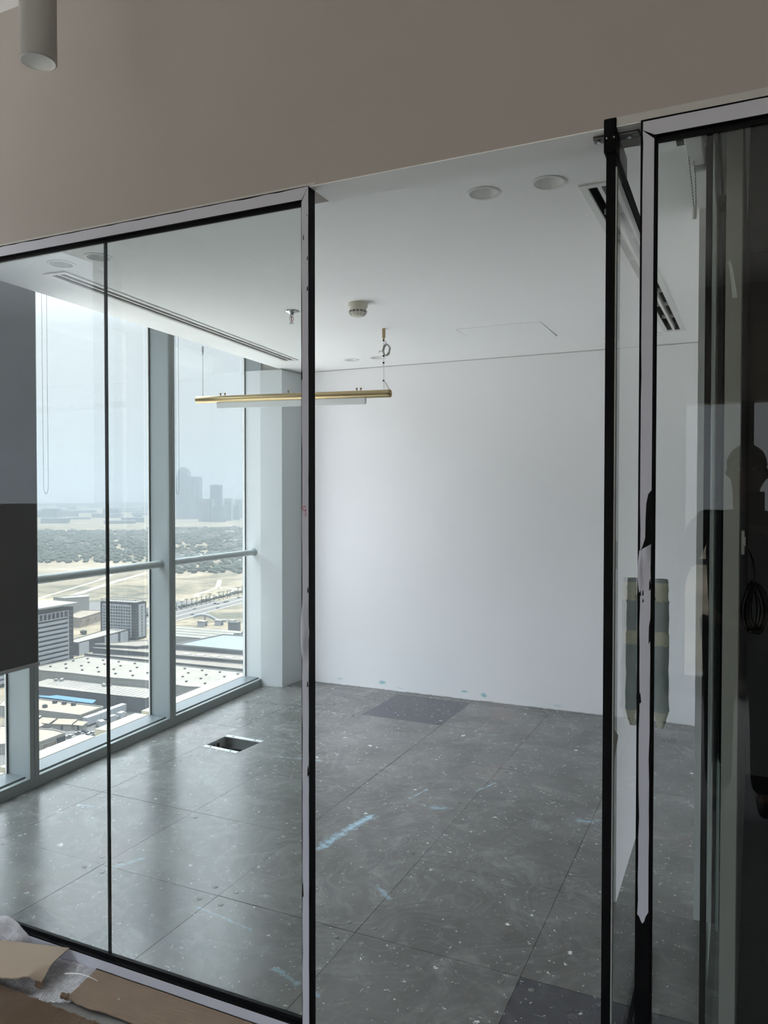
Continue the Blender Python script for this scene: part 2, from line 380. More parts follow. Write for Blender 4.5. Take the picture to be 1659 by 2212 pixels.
struct('wall_back', MB().box(-2.6,1.25,3.16,3.32,-.05,3.3), None)
def back_mat():
    m, nt, b = nodes('white_back_wall'); L = nt.links.new
    ge = N(nt, 'NewGeometry'); pos = ge.outputs['Position']
    nz = N(nt, 'TexNoise'); setin(nz, Scale=2., Detail=5.); L(pos, nz.inputs['Vector'])
    mx = N(nt, 'MixRGB'); mx.inputs[1].default_value = (.88,.88,.90,1); mx.inputs[2].default_value = (.91,.91,.93,1); L(nz.outputs[0], mx.inputs[0])
    col = mx.outputs[0]
    nb = N(nt, 'TexNoise'); setin(nb, Scale=22., Detail=5., Roughness=.7); L(pos, nb.inputs['Vector'])
    # smudges of blue adhesive low on the wall and a dirty line along the floor
    for cx, cz, w, hh, amt in ((-1.37,.060,.08,.03,.8),(-1.22,.03,.1,.012,.5),(-.67,.062,.06,.022,.8),(-.515,.05,.05,.04,.9),(-1.75,.05,.06,.02,.3),(.05,.035,.07,.02,.3)):
        s = N(nt, 'VectorMath', operation='SUBTRACT'); s.inputs[1].default_value = (cx,3.16,cz); L(pos, s.inputs[0])
        sc = N(nt, 'VectorMath', operation='MULTIPLY'); sc.inputs[1].default_value = (1/w,0,1/hh); L(s.outputs[0], sc.inputs[0])
        ln = N(nt, 'VectorMath', operation='LENGTH'); L(sc.outputs[0], ln.inputs[0])
        r = N(nt, 'MapRange'); r.inputs[1].default_value = 1.; r.inputs[2].default_value = .2; L(ln.outputs['Value'], r.inputs[0])
        ad = N(nt, 'Math', operation='MULTIPLY'); L(r.outputs[0], ad.inputs[0]); L(nb.outputs[0], ad.inputs[1])
        r2 = N(nt, 'MapRange'); r2.inputs[1].default_value = .28; r2.inputs[2].default_value = .5; r2.inputs[4].default_value = amt; L(ad.outputs[0], r2.inputs[0])
        m2 = N(nt, 'MixRGB'); m2.inputs[2].default_value = (.30,.58,.62,1); L(r2.outputs[0], m2.inputs[0]); L(col, m2.inputs[1]); col = m2.outputs[0]
    sx = N(nt, 'SeparateXYZ'); L(pos, sx.inputs[0])
    am = N(nt, 'Math', operation='MULTIPLY_ADD'); am.inputs[1].default_value = -.02; L(nb.outputs[0], am.inputs[0]); L(sx.outputs['Z'], am.inputs[2])
    r = N(nt, 'MapRange'); r.inputs[1].default_value = -.001; r.inputs[2].default_value = -.007; r.inputs[4].default_value = .8; L(am.outputs[0], r.inputs[0])
    m3 = N(nt, 'MixRGB'); m3.inputs[2].default_value = (.28,.28,.28,1); L(r.outputs[0], m3.inputs[0]); L(col, m3.inputs[1])
    L(m3.outputs[0], b.inputs['Base Color']); b.inputs['Roughness'].default_value = .7
    bp = N(nt, 'Bump'); bp.inputs['Strength'].default_value = .05; bp.inputs['Distance'].default_value = .01; L(nb.outputs[0], bp.inputs['Height']); L(bp.outputs[0], b.inputs['Normal'])
    return m
bpy.data.objects['wall_back'].data.materials.append(back_mat())
# column corner beside the last window
struct('wall_column', MB().prism([(-2.50,2.850),(-2.325,2.856),(-2.146,2.898),(-2.12,3.17),(-2.50,3.17)], -.03, 2.585), paint('column_paint',(.66,.69,.71)))
struct('wall_column_top', MB().prism([(-2.50,2.864),(-2.325,2.870),(-2.16,2.91),(-2.13,3.17),(-2.50,3.17)], 2.58, 3.3), pm('bare_grey_board', (.42,.42,.40), .9))
# right hand solid wall with white inner face
struct('wall_right', MB().box(1.09,1.165,.60,3.2,-.05,3.3), m_wall)

# ceiling with its openings
zc = 2.597
def circ(x, y, r, n=28): return [(x+r*math.cos(2*PI*k/n), y+r*math.sin(2*PI*k/n)) for k in range(n)]
DL = [(.426,.134),(.648,.139),(-1.534,.112),(-1.308,.107),(-1.454,2.788),(-1.234,2.783),(.721,2.782),(.474,2.779)]
a_ = wv(Vector((-.55,.13,0))); b_ = wv(Vector((3.3,.13,0)))
def rect_along(p, q, w):
    p = Vector((*p,0)); q = Vector((*q,0)); d = (q-p).normalized(); n = Vector((-d.y,d.x,0))*(w/2)
    return [tuple((p-n).xy), tuple((q-n).xy), tuple((q+n).xy), tuple((p+n).xy)]
DIFF = [((-1.668,.190),(-1.886,2.625)), ((.795,.205),(.852,2.725))]
slots = []
for (p, q) in DIFF:
    P = Vector((*p,0)); Q = Vector((*q,0)); d = (Q-P).normalized(); n = Vector((-d.y,d.x,0))
    slots.append(rect_along((P+d*.022).xy, (Q-d*.022).xy, .088))
HATCH = [(-.38,2.12),(.15,2.12),(.155,2.58),(-.375,2.58)]
ceil_out = [(a_.x,-.42),(1.25,-.42),(1.25,3.2),(b_.x+.02,3.2)]
cb = MB().holed(ceil_out, [circ(x,y,.050) for x,y in DL]+slots+[HATCH], zc, up=False)
cb.wall_loop([(a_.x,-.42),(b_.x+.02,3.2)], zc, zc+.12)
struct('ceiling', cb, m_ceil)
struct('ceiling_void', MB().box(-2.7,1.3,-.405,3.35,3.02,3.3), m_slot)
hg = .0035
tag(obj('ceiling_hatch', MB().box(-.38+hg,.15-hg,2.12+hg,2.58-hg,zc-.0005,zc+.012), m_ceil), 'flush white access hatch in the ceiling, seen as a thin square outline', 'hatch')
m_lens = pm('downlight_reflector', (.93,.94,.94), .35, var=.03)
locs = ['white recessed ceiling downlight left of the pair by the door head','white recessed ceiling downlight nearest the open glass door',
        'white recessed downlight, left one of the pair near the windows','white recessed downlight beside the glass joint near the windows',
        'small far downlight by the back wall, left of the hanging wire coil','small far downlight by the back wall, behind the hanging wire coil',
        'far downlight at the end of the right slot diffuser','far downlight seen through the open door glass']
for k, (x, y) in enumerate(DL):
    t = thing('downlight', locs[k], 'downlight', (x,y,zc), 'recessed ceiling downlights')
    obj('trim_ring', MB().lathe([(.0485,.004),(.0485,-.0035),(.055,-.0045),(.060,-.002),(.060,.0015)], (x,y,zc), 32), m_white, t, smooth=True)
    obj('reflector', MB().lathe([(.0488,0),(.0475,.010),(.042,.024),(.030,.033),(0,.036)], (x,y,zc), 28), m_lens, t, smooth=True)

def diffuser(k, label):
    p, q = DIFF[k]
    P = Vector((*p,0)); Q = Vector((*q,0)); d = (Q-P); Ln = d.length; d.normalize(); n = Vector((-d.y,d.x,0))
    t = thing('slot_diffuser', label, 'air diffuser', (P.x,P.y,zc), 'ceiling slot diffusers')
    def xf(v): return P + d*v.x + n*v.y + Vector((0,0,zc+v.z))
    f = MB(xf)
    # sloped flange
    def flange(x0,x1,y0,y1): f.box(x0,x1,y0,y1,-.006,.004)
    w = .064
    flange(0,Ln,-w,-.038); flange(0,Ln,.038,w); flange(0,.028,-.038,.038); flange(Ln-.028,Ln,-.038,.038)
    obj('frame', f, m_white, t, bevel=.002)
    obj('centre_bar', MB(xf).box(.028,Ln-.028,-.0065,.0065,-.004,.03), m_white, t)
    obj('duct', MB(xf).box(.0,Ln,-.05,.05,.055,.06).box(0,Ln,-.05,-.044,.0,.06).box(0,Ln,.044,.05,.0,.06), m_slot, t)
    nb_ = max(3, int(Ln/.30))
    for i in range(1, nb_):
        x = .028 + (Ln-.056)*i/nb_
        for s in (-1, 1): obj('divider', MB(xf).box(x-.003,x+.003,min(s*.0065,s*.038),max(s*.0065,s*.038),.010,.03), m_white, t)
    for s in (-1, 1):
        obj('vane', MB(xf).box(.03,Ln-.03,s*.024-.001,s*.024+.001,.030,.045), pm('grey_vane',(.03,.03,.033),.6), t)
diffuser(0, 'long white two-slot air diffuser above the windows')
diffuser(1, 'white two-slot air diffuser on the right, behind the open door')

# grey strip painted as the thin shadow line between ceiling and back wall
struct('trim_shadow_line', MB().box(-2.13,1.09,3.1585,3.162,zc-.006,zc), pm('painted_shadow_line',(.50,.50,.50),.8))

# ------------------------------------------------------------ window wall
ZT = 3.0
struct('wall_below_windows', WB().box(-2.2,4.0,-.26,-.02,-1.2,-.03), m_alud)
struct('wall_above_windows', WB().box(-2.2,4.0,-.40,.0,ZT,3.3), m_dark)
struct('ceiling_pelmet', WB().box(-.5,3.2,-.02,.125,ZT-.02,ZT), pm('bare_grey_board', (.42,.42,.40), .9))
m_cream = pm('sunlit_cream_ledge', (.42,.385,.30), .8, var=.05)
bays = [(-.728,.46),(.522,1.649),(1.715,2.866)]
mullx = [(-.79,-.728),(.46,.522),(1.649,1.715)]
for k, (s0, s1) in enumerate(bays):
    w = thing('window_%d' % (k+1), None, None, tuple(wv(Vector((s0,0,0)))), kind='structure')
    w['label'] = ['tall window behind the dark lowered roller blind','tall city window between the two grey mullions','tall city window nearest the back corner'][k]
    obj('pane', WB().box(s0,s1,-.171,-.159,.055,ZT), m_dustglass, w)
    obj('sill', WB().box(s0,s1,-.165,-.030,-.03,.068), pm('pale_grey_sill', (.17,.19,.205), .4, var=.03, scale=4), w, bevel=.002)
    obj('sill_nosing', WB().box(s0,s1,-.029,.0,-.03,.058), m_alud, w, bevel=.003)
    obj('pane_seal', WB().box(s0,s0+.006,-.158,-.150,.068,ZT).box(s1-.006,s1,-.158,-.150,.068,ZT), m_gask, w)
    obj('pane_seal', WB().box(s1-.012,s1-.006,-.1585,-.151,.068,ZT).box(s0+.006,s0+.012,-.1585,-.151,.068,ZT), m_white, w)
    obj('guard_rail', WB().tube([(s0,-.07,1.100),(s1,-.07,1.100)], .0245, 20), pm('grey_rail_paint',(.50,.55,.55),.5), w, smooth=True)
    obj('rail_flange', WB().tube([(s1-.004,-.07,1.100),(s1-.0005,-.07,1.100)], .031, 20), m_alu, w)
    if k == 1:
        obj('outer_ledge', WB().box(s0,s0+.62,-.285,-.175,-.05,.066).box(s0+.74,s1,-.285,-.175,-.05,.066).box(s0+.62,s0+.74,-.190,-.175,-.05,.060), m_cream, w)
    else:
        obj('outer_ledge', WB().box(s0,s1,-.285,-.175,-.05,.066), m_cream, w)
    a, b = mullx[k]
    obj('mullion', WB().box(a,b,-.165,-.004,-.03,ZT), m_alu, w, bevel=.0015)
    c_ = (a+b)/2
    obj('mullion_cover', WB().box(a,c_-.0015,-.0035,.004,.058,ZT), m_alud, w)
    obj('mullion_cover', WB().box(c_+.0015,b,-.0035,.004,.058,ZT), m_alud, w)
    obj('mullion_foot', WB().box(a,b,-.029,.0,-.03,.058), m_alud, w, bevel=.003)
w3 = bpy.data.objects['window_3']
obj('jamb', WB().box(2.866,2.93,-.165,.0,-.03,ZT), m_alu, w3, bevel=.0015)

# roller blinds
m_blind = bpy.data.materials.new('dark_screen_fabric'); m_blind.use_nodes = True
_nt = m_blind.node_tree; _b = _nt.nodes['Principled BSDF']
_b.inputs['Base Color'].default_value = (.05,.05,.055,1); _b.inputs['Roughness'].default_value = .8
_wv = N(_nt,'TexNoise'); setin(_wv, Scale=220.); _tc = N(_nt,'TexCoord'); _nt.links.new(_tc.outputs['Object'], _wv.inputs['Vector'])
_mr = N(_nt,'MapRange'); _mr.inputs[3].default_value = .0; _mr.inputs[4].default_value = .05; _nt.links.new(_wv.outputs[0], _mr.inputs[0])
_mx = N(_nt,'MixShader'); _tr = N(_nt,'BsdfTransparent'); _nt.links.new(_mr.outputs[0], _mx.inputs[0]); _nt.links.new(_b.outputs[0], _mx.inputs[1]); _nt.links.new(_tr.outputs[0], _mx.inputs[2])
_nt.links.new(_mx.outputs[0], _nt.nodes['Material Output'].inputs[0])
m_chain = pm('grey_bead_chain', (.07,.07,.09), .5)
def bead_chain(pts, r, step):
    m = MB(); d = 0; acc = 0
    for i in range(len(pts)-1):
        a = Vector(pts[i]); b = Vector(pts[i+1]); L = (b-a).length; t = acc
        while t < L:
            p = a + (b-a)*(t/L)
            m.add([p+Vector(q)*r for q in ((1,0,0),(-1,0,0),(0,1,0),(0,-1,0),(0,0,1),(0,0,-1))],
                  [(0,2,4),(2,1,4),(1,3,4),(3,0,4),(2,0,5),(1,2,5),(3,1,5),(0,3,5)])
            t += step
        acc = t - L
    m.tube(pts, r*.35, 4)
    return m
def blind(label, s0, s1, zb, sc, cz):
    t = thing('roller_blind', label, 'roller blind', tuple(wv(Vector((s1,.05,2.8)))), 'window roller blinds')
    obj('roller_tube', WB().tube([(s0,.05,2.80),(s1,.05,2.80)], .03, 14), m_blind if zb < 2 else m_white, t, smooth=True)
    fb = WB().box(s0+.01,s1-.005,.030,.0306,zb,2.79)
    obj('fabric', fb, m_blind, t)
    obj('bottom_bar', WB().tube([(s0+.005,.0303,zb-.004),(s1,.0303,zb-.004)], .010, 10), pm('grey_blind_bar',(.30,.30,.30),.5), t, smooth=True)
    for s in (s0-.002, s1):
        obj('bracket', WB().box(s-.003,s+.003,.01,.09,2.76,2.98), m_white, t)
    pts = [(sc,.045,2.79)]
    pts += [(sc+.004,.045,cz+.05)]
    pts += [(sc+.004+.0165*(1-math.cos(u*PI/8)),.045,cz+.05-.05*math.sin(u*PI/8)) for u in range(1,8)]
    pts += [(sc+.037,.045,cz+.05),(sc+.034,.045,2.79)]
    obj('chain', bead_chain([wv(Vector(p)) for p in pts], .0024, .0085), m_chain, t)
blind('dark roller blind pulled down over the left window', -.45, .497, .672, .520, 1.57)
blind('rolled up blind of the window between the mullions, its bead chain hanging', .535, 1.64, 2.70, .522, 1.57)
bpy.data.objects.remove([o for o in bpy.data.objects['roller_blind'].children if o.name.startswith('chain')][0])
blind('rolled up blind of the corner window, its bead chain hanging', 1.73, 2.85, 2.70, 1.668, 1.57)

# ------------------------------------------------------------ glass partition
gp = thing('glass_partition', 'black framed clear glass partition wall with white protective film, left of the doorway', 'glass partition', (-1.0,-.5,0))
obj('pane', MB().box(-2.14,-.6675,-.505,-.495,.0,2.41), m_pane, gp)
obj('pane', MB().box(-.6605,.098,-.505,-.495,.0,2.41), m_pane, gp)
obj('silicone_joint', MB().box(-.6675,-.6605,-.5045,-.4955,.0,2.41), m_joint, gp)
obj('top_rail', MB().box(-2.14,.0955,-.525,-.485,2.394,2.433), m_black, gp)
obj('post', MB().box(.0955,.120,-.525,-.4895,-.01,2.433), m_black, gp)
obj('bottom_rail', MB().box(-2.14,.0955,-.525,-.485,-.032,.022), m_black, gp)
obj('seal', MB().box(-2.14,.0955,-.512,-.5055,.022,.034).box(-2.14,.0955,-.512,-.5055,2.384,2.394), m_gask, gp)
def film(poly, y, name, parent, m=None, th=.0008):
    mb = MB()
    loops = [Vector((p[0],p[1],0)) for p in poly]
    mb2 = MB(lambda v: Vector((v.x, y - v.z, v.y)))
    mb2.holed([(p.x,p.y) for p in loops], [], th, True)
    mb2.wall_loop([(p.x,p.y) for p in loops], 0, th)
    return obj(name, mb2, m or m_film, parent)
def jag(x, z0, z1, amp, n, seed, bites=()):
    q = random.Random(seed); out = []
    for k in range(n+1):
        z = z0+(z1-z0)*k/n
        out.append((x + q.uniform(-amp, amp), z))
    return out
film([(.0975,0.0)]+[(.1195+q[0]*0-abs(q[0]),q[1]) for q in jag(0,0,2.41,.0008,60,3)]+[(.1195,2.432)]+[q for q in jag(.0980,2.39,.05,.0010,50,4)], -.525, 'protective_film', gp)
film([(-2.14,2.397),(.098,2.397),(.1185,2.431)]+[(x, 2.4305-abs(rnd.gauss(0,.0012))) for x in [ .1-.04*k for k in range(1,56)]]+[(-2.14,2.431)], -.525, 'protective_film', gp)
film([(-2.14,-.029),(.0955,-.029),(.0955,.016),(-2.14,.016)], -.525, 'protective_film', gp)
# torn flap of film on the post
def flap(u, v):
    z = 1.245 - .155*v
    w = .020*(1-.15*math.sin(v*9)) ; bulge = .010*math.sin(PI*v)*(1+.4*math.sin(9*v+3*u))
    return (.0985 - .006*math.sin(PI*v)*(1-u) + w*u, -.5265 - bulge*math.sin(PI*min(1,u*1.1)) , z + .006*math.sin(7*u))
obj('torn_film', MB().grid(8,24,flap), m_film, gp, smooth=True)
for (x, z, w, h) in ((.1165,2.23,.003,.014),(.1165,2.145,.004,.016),(.104,2.29,.003,.018),(.1155,2.35,.002,.005),(.1155,1.02,.004,.02),(.0985,1.9,.003,.03),(.117,.77,.005,.035),(.0985,.42,.005,.05),(.117,1.29,.004,.02),(.112,1.16,.003,.006)):
    obj('film_tear', MB().add([(x-w*.5,-.5262,z-h*.5),(x+w*.6,-.5262,z-h*.3),(x+w*.2,-.5262,z+h*.5),(x-w*.4,-.5262,z+h*.2)],[(0,1,2,3)]), m_gask, gp)
# hand-drawn red 9
m_red = pm('red_marker', (.55,.03,.02), .5)
pts9 = [(.1055+.0055*math.cos(a),-.5262,1.522+.0065*math.sin(a)) for a in [R(20+24*k) for k in range(15)]] + [(.1100,-.5262,1.518),(.1098,-.5262,1.512),(.1102,-.5262,1.505),(.1085,-.5262,1.499)]
obj('pen_mark', MB().tube(pts9, .0009, 5), m_red, gp)

gp2 = thing('glass_partition', 'black framed clear glass partition to the right of the open door', 'glass partition', (1.9,-.5,0))
obj('pane', MB().box(1.045,4.4,-.505,-.495,.0,2.41), m_pane2, gp2)
obj('post', MB().box(1.0145,1.0475,-.525,-.485,-.01,2.433), m_black, gp2)
obj('top_rail', MB().box(1.0475,4.4,-.525,-.485,2.392,2.433), m_black, gp2)
obj('bottom_rail', MB().box(1.0475,4.4,-.525,-.485,-.012,.02), m_black, gp2)
obj('seal', MB().box(1.0475,1.052,-.512,-.5055,.02,2.392).box(1.052,4.4,-.512,-.5055,2.380,2.392), m_gask, gp2)
lp = [(1.019,2.405)]+[(1.0185+abs(rnd.gauss(0,.0006)), z/100) for z in range(238,56,-6)]
bite = [(1.0445,1.572),(1.037,1.562),(1.033,1.54),(1.0315,1.50),(1.031,1.46),(1.029,1.452),(1.026,1.442),(1.0215,1.43)]
rest = [(1.024,1.425),(1.034,1.44),(1.0445,1.446)]
right_low = [(1.0445-abs(rnd.gauss(0,.0010)), z/100) for z in range(58,144,6)]
film([(1.019,2.408)]+[(1.019+abs(rnd.gauss(0,.0005)), z/100) for z in range(238,146,-6)]+[(1.020,1.43)]+bite[::-1]+[(1.0445,2.385)], -.525, 'protective_film', gp2)
film([(1.0205,1.425)]+[(1.0195+abs(rnd.gauss(0,.0010)), z/100) for z in range(140,58,-5)]+[(1.0195,.565),(1.024,.560),(1.027,.552),(1.031,.545),(1.035,.55),(1.038,.562),(1.0445,.575)]+right_low+[(1.0445,1.444),(1.034,1.438),(1.025,1.428)], -.525, 'protective_film', gp2)
film([(1.0195,2.409),(1.0455,2.394),(1.75,2.394)]+[(4.4,2.394),(4.4,2.430)]+[(x/100, 2.429-abs(rnd.gauss(0,.0012))) for x in range(430,106,-8)]+[(1.02,2.428)], -.525, 'protective_film', gp2)
def flap2(u, v):
    return (1.0185+.010*u-.004*math.sin(PI*v), -.527-.006*math.sin(PI*v)*math.sin(PI*u), 1.43-.10*v*(1-.2*u))
obj('torn_film', MB().grid(5,12,flap2), m_film, gp2, smooth=True)
def flap3(u, v):
    return (1.024+.020*u, -.527-.008*math.sin(PI*u)*(1-v), 1.445-.05*v-.012*(1-u))
obj('torn_film', MB().grid(6,8,flap3), m_film, gp2, smooth=True)
for (x, z, w, h) in ((1.027,1.33,.003,.016),(1.0275,1.312,.003,.010),(1.0205,1.33,.004,.02),(1.0215,1.08,.006,.03),(1.043,1.24,.005,.06),(1.0425,1.35,.004,.03)):
    obj('film_tear', MB().add([(x-w*.5,-.5262,z-h*.5),(x+w*.6,-.5262,z-h*.3),(x+w*.2,-.5262,z+h*.5),(x-w*.4,-.5262,z+h*.2)],[(0,1,2,3)]), m_gask, gp2)

struct('wall_front', MB().box(-2.4,4.5,-.522,-.40,2.433,3.4), m_hdr)
# filler strip of bare plaster along the frame edge
struct('trim_2', MB().box(-2.2,.14,-.5232,-.521,2.4325,2.440).box(.96,4.4,-.5232,-.521,2.4325,2.452), pm('rough_filler', (.60,.59,.57), .9, var=.08, scale=30, bump=.3))

struct('trim_3', MB().box(.121,1.0144,-.5215,-.40,2.4300,2.4332), m_ceil)
# ------------------------------------------------------------ open glass door
dr = thing('door_1', 'black edged glass door standing open into the room', None, (.947,-.46,0), kind='structure')
DX0, DX1 = .9375, .9585
def dxf(v):  # door local: x across leaf thickness, y along the leaf from the pivot edge, z up
    return Vector((.9475 + v.x + .000*v.y, -.515 + v.y, v.z))
D = lambda: MB(dxf)
obj('stile', D().box(-.0125,.0095,.0,.030,.012,2.385), m_black, dr, bevel=.001)
obj('stile', D().box(-.011,.009,.86,.885,.012,2.385), m_black, dr)
obj('rail', D().box(-.010,.010,.03,.86,2.362,2.385), m_black, dr)
obj('rail', D().box(-.010,.010,.03,.86,.012,.03), m_black, dr)
obj('glass_pane', D().box(-.005,.005,.03,.86,.03,2.362), m_pane2, dr)
obj('edge_seal', D().box(.0095,.0125,.001,.022,.02,2.34), pm('pale_edge_seal',(.42,.43,.42),.6), dr)
pv = obj('pivot_patch', D().box(-.017,.012,-.012,.05,2.372,2.452), m_black, dr, bevel=.003)
for x in (-.010, .007): obj('screw', D().cyl((x,-.0122,2.405),(x,-.0145,2.405),.002,8), m_steel, pv)
obj('pivot_housing', D().box(-.010,.010,.05,.20,2.375,2.44), pm('grey_steel_housing',(.20,.20,.20),.35,metal=.5), dr, bevel=.004)
arm = obj('stop_arm', MB().box(.958,1.008,-.49,-.46,2.423,2.432).box(.90,.935,-.495,-.467,2.421,2.432), pm('dark_steel_plate',(.10,.10,.105),.3,metal=.7), dr, bevel=.003)
obj('screw', MB().cyl((.983,-.476,2.4225),(.983,-.476,2.4195),.005,10), m_steel, arm)
obj('screw', MB().cyl((.912,-.482,2.4205),(.912,-.482,2.4175),.005,10), m_steel, arm)
# pull handles on both faces, still wrapped in paper and masking tape
m_paper = pm('grey_handle_wrap', (.46,.52,.54), .55, var=.18, scale=18, bump=.5)
m_tape = pm('beige_masking_tape', (.82,.80,.66), .7, var=.12, scale=25, bump=.5)
m_clear = glass('clear_wrap', (.82,.86,.85), dirt=.25, dscale=20)
def handle(xc, sgn):
    y = .82
    h = obj('handle', D().tube([(xc,y,.80),(xc,y,1.262)], .0145, 12), pm('handle_steel',(.10,.11,.12),.4,metal=.6), dr, smooth=True)
    h['label'] = 'door pull handle wrapped in grey paper and beige tape'
    for z in (.875, 1.215): obj('standoff', D().tube([(0,y,z),(xc,y,z)], .010, 10), m_black, h)
    def wrap(z0, z1, r, seed, tap0=1., tap1=1., n=10):
        q = random.Random(seed)
        def fn(u, v):
            a = 2*PI*u; t = tap0+(tap1-tap0)*v
            w = mnoise.noise(Vector((math.cos(a)*1.6+seed, math.sin(a)*1.6, v*4)))*.25
            rr = r*(t+w*.6)
            # a fold of paper stands out towards the glass
            return (xc + rr*math.cos(a) - sgn*.006*max(0,math.cos(a-(0 if sgn < 0 else PI))), y + rr*math.sin(a), z0+(z1-z0)*v)
        return MB().grid(18, n, fn)
    def W(z0, z1, r, seed, m, name, **k):
        mb = wrap(z0, z1, r, seed, **k); mb.v = [tuple(dxf(Vector(p))) for p in mb.v]
        obj(name, mb, m, h, smooth=True)
    W(1.205,1.268,.0195,1,m_tape,'tape')
    W(1.262,1.280,.0175,2,m_paper,'paper_wrap')
    W(1.10,1.206,.0215,3,m_paper,'paper_wrap')
    W(1.055,1.105,.0215,4,m_tape,'tape')
    W(.835,1.058,.0220,5,m_paper,'paper_wrap',tap0=1.1,tap1=.95,n=16)
    W(.778,.838,.0230,6,m_tape,'tape',tap0=.35,tap1=1.05)
handle(-.057, -1); handle(.052, 1)
m_tapeg = pm('pale_tape_scrap', (.90,.93,.90), .7, var=.1)
obj('tape_scrap', D().box(.0052,.006,.035,.10,1.375,1.445), m_clear, dr)
obj('tape_scrap', D().add([(.0056,.05,.985),(.0056,.14,.94),(.0056,.07,.90),(.0056,.04,.92)],[(0,1,2,3)]), m_tape, dr)

# ------------------------------------------------------------ side glazing on the right and the dark room beyond it
sg = thing('side_glass_panel', 'narrow black framed side glass panel at right angles behind the right partition', 'glass panel', (1.165,.05,0))
obj('near_post', MB().box(1.1545,1.1675,-.475,-.435,.0,2.60), m_black, sg)
obj('far_post', MB().box(1.172,1.1835,.50,.58,.64,2.60).add([(1.172,.50,.64),(1.1835,.50,.64),(1.1835,.58,.64),(1.172,.58,.64),(1.178,.54,.60)],[(0,4,1),(1,4,2),(2,4,3),(3,4,0)]), m_black, sg)
obj('top_rail', MB().box(1.160,1.174,-.435,.58,2.565,2.60), m_black, sg)
obj('glass_pane', MB().box(1.163,1.171,-.435,.57,.0,2.57), glass('side_glass',(.72,.80,.77)), sg)
obj('edge_strip', MB().box(1.170,1.176,.55,.556,.0,.64), pm('pale_glass_edge',(.45,.52,.50),.3), sg)
struct('wall_side_stub', MB().prism([(1.191,-.1),(1.231,-.1),(1.272,2.3),(1.191,2.3)], -.03, 3.3), m_plast)
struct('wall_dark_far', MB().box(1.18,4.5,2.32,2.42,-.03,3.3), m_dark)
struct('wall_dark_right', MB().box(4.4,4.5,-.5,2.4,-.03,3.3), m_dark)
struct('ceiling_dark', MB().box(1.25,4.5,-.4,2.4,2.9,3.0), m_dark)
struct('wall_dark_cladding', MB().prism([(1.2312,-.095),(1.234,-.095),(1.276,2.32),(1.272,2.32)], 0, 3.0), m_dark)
sk = thing('wall_socket', 'pale wall socket seen edge-on above the black cable coil', 'socket', (1.24,.15,1.42))
obj('plate', MB().box(1.236,1.246,.09,.18,1.385,1.455), m_white, sk, bevel=.002)
obj('button', MB().box(1.246,1.249,.12,.15,1.405,1.435), m_white, sk, bevel=.001)
m_cable = pm('black_cable_rubber', (.006,.006,.006), .35, spec=.5)
cb_ = thing('cable_coil', 'coiled black power cable hanging from the socket on the dark wall', 'cable', (1.272,.0,1.30))
obj('lead', MB().tube([(1.246,.1,1.407),(1.252,.06,1.406),(1.260,.03,1.396),(1.267,.01,1.375),(1.271,.0,1.35),(1.273,.0,1.32),(1.272,.0,1.305)], .0028, 8), m_cable, cb_, smooth=True)
for k in range(12):
    q = random.Random(k+20); cx = 1.272+q.uniform(-.007,.007); w = .026+q.uniform(-.010,.004); tlt = q.uniform(-.004,.004)
    loop = [(cx + w*math.sin(a)*(1-.35*max(0,math.cos(a)))+tlt*math.cos(a), q.uniform(-.004,.004)+.004*k-.015, 1.240+(.064+.003*(k%3))*math.cos(a)) for a in [2*PI*i/26 for i in range(26)]]
    obj('loop', MB().tube(loop, .0050, 7, closed=True), m_cable, cb_, smooth=True)
obj('tie', MB().tube([(1.272+.010*math.cos(a),.006*math.sin(a),1.300) for a in [2*PI*i/12 for i in range(12)]], .004, 6, closed=True), m_cable, cb_)
# strip of peeling tape stuck to the side glass
tp = MB().grid(4,16,lambda u,v: (1.196+.016*v+.008*u*(.3+v), -.47+.01*math.sin(4*v), 2.092+.012*math.sin(PI*v)-.085*max(0,v-.35)**1.2*1.6))
tag(obj('tape_strip', tp, pm('pale_tape',(.55,.58,.57),.5), smooth=True), 'short strip of pale tape peeling off the dark glass on the right', 'tape')
# inner side blind box
sb = thing('blind_headbox', 'white blind headrail by the ceiling behind the right glass', 'roller blind', (1.09,-.1,2.55))
obj('cassette', MB().box(1.083,1.13,-.42,.05,2.535,2.595), m_white, sb, bevel=.004)
obj('slot', MB().box(1.060,1.082,-.42,-.06,2.555,2.597), m_slot, sb)
obj('bracket', MB().box(1.10,1.135,.052,.065,2.52,2.592), m_steel, sb, bevel=.002)
cpts = [(1.088,-.03,2.55),(1.096,.02,2.47),(1.100,.04,2.42),(1.104,.04,2.405),(1.107,.04,2.42),(1.105,.03,2.50),(1.10,.0,2.55)]
obj('chain', bead_chain(cpts, .0024, .009), m_chain, sb)
obj('chain_weight', MB().lathe([(0,-.02),(.006,-.018),(.006,.018),(0,.02)], (1.103,.04,2.395), 10), m_white, sb)

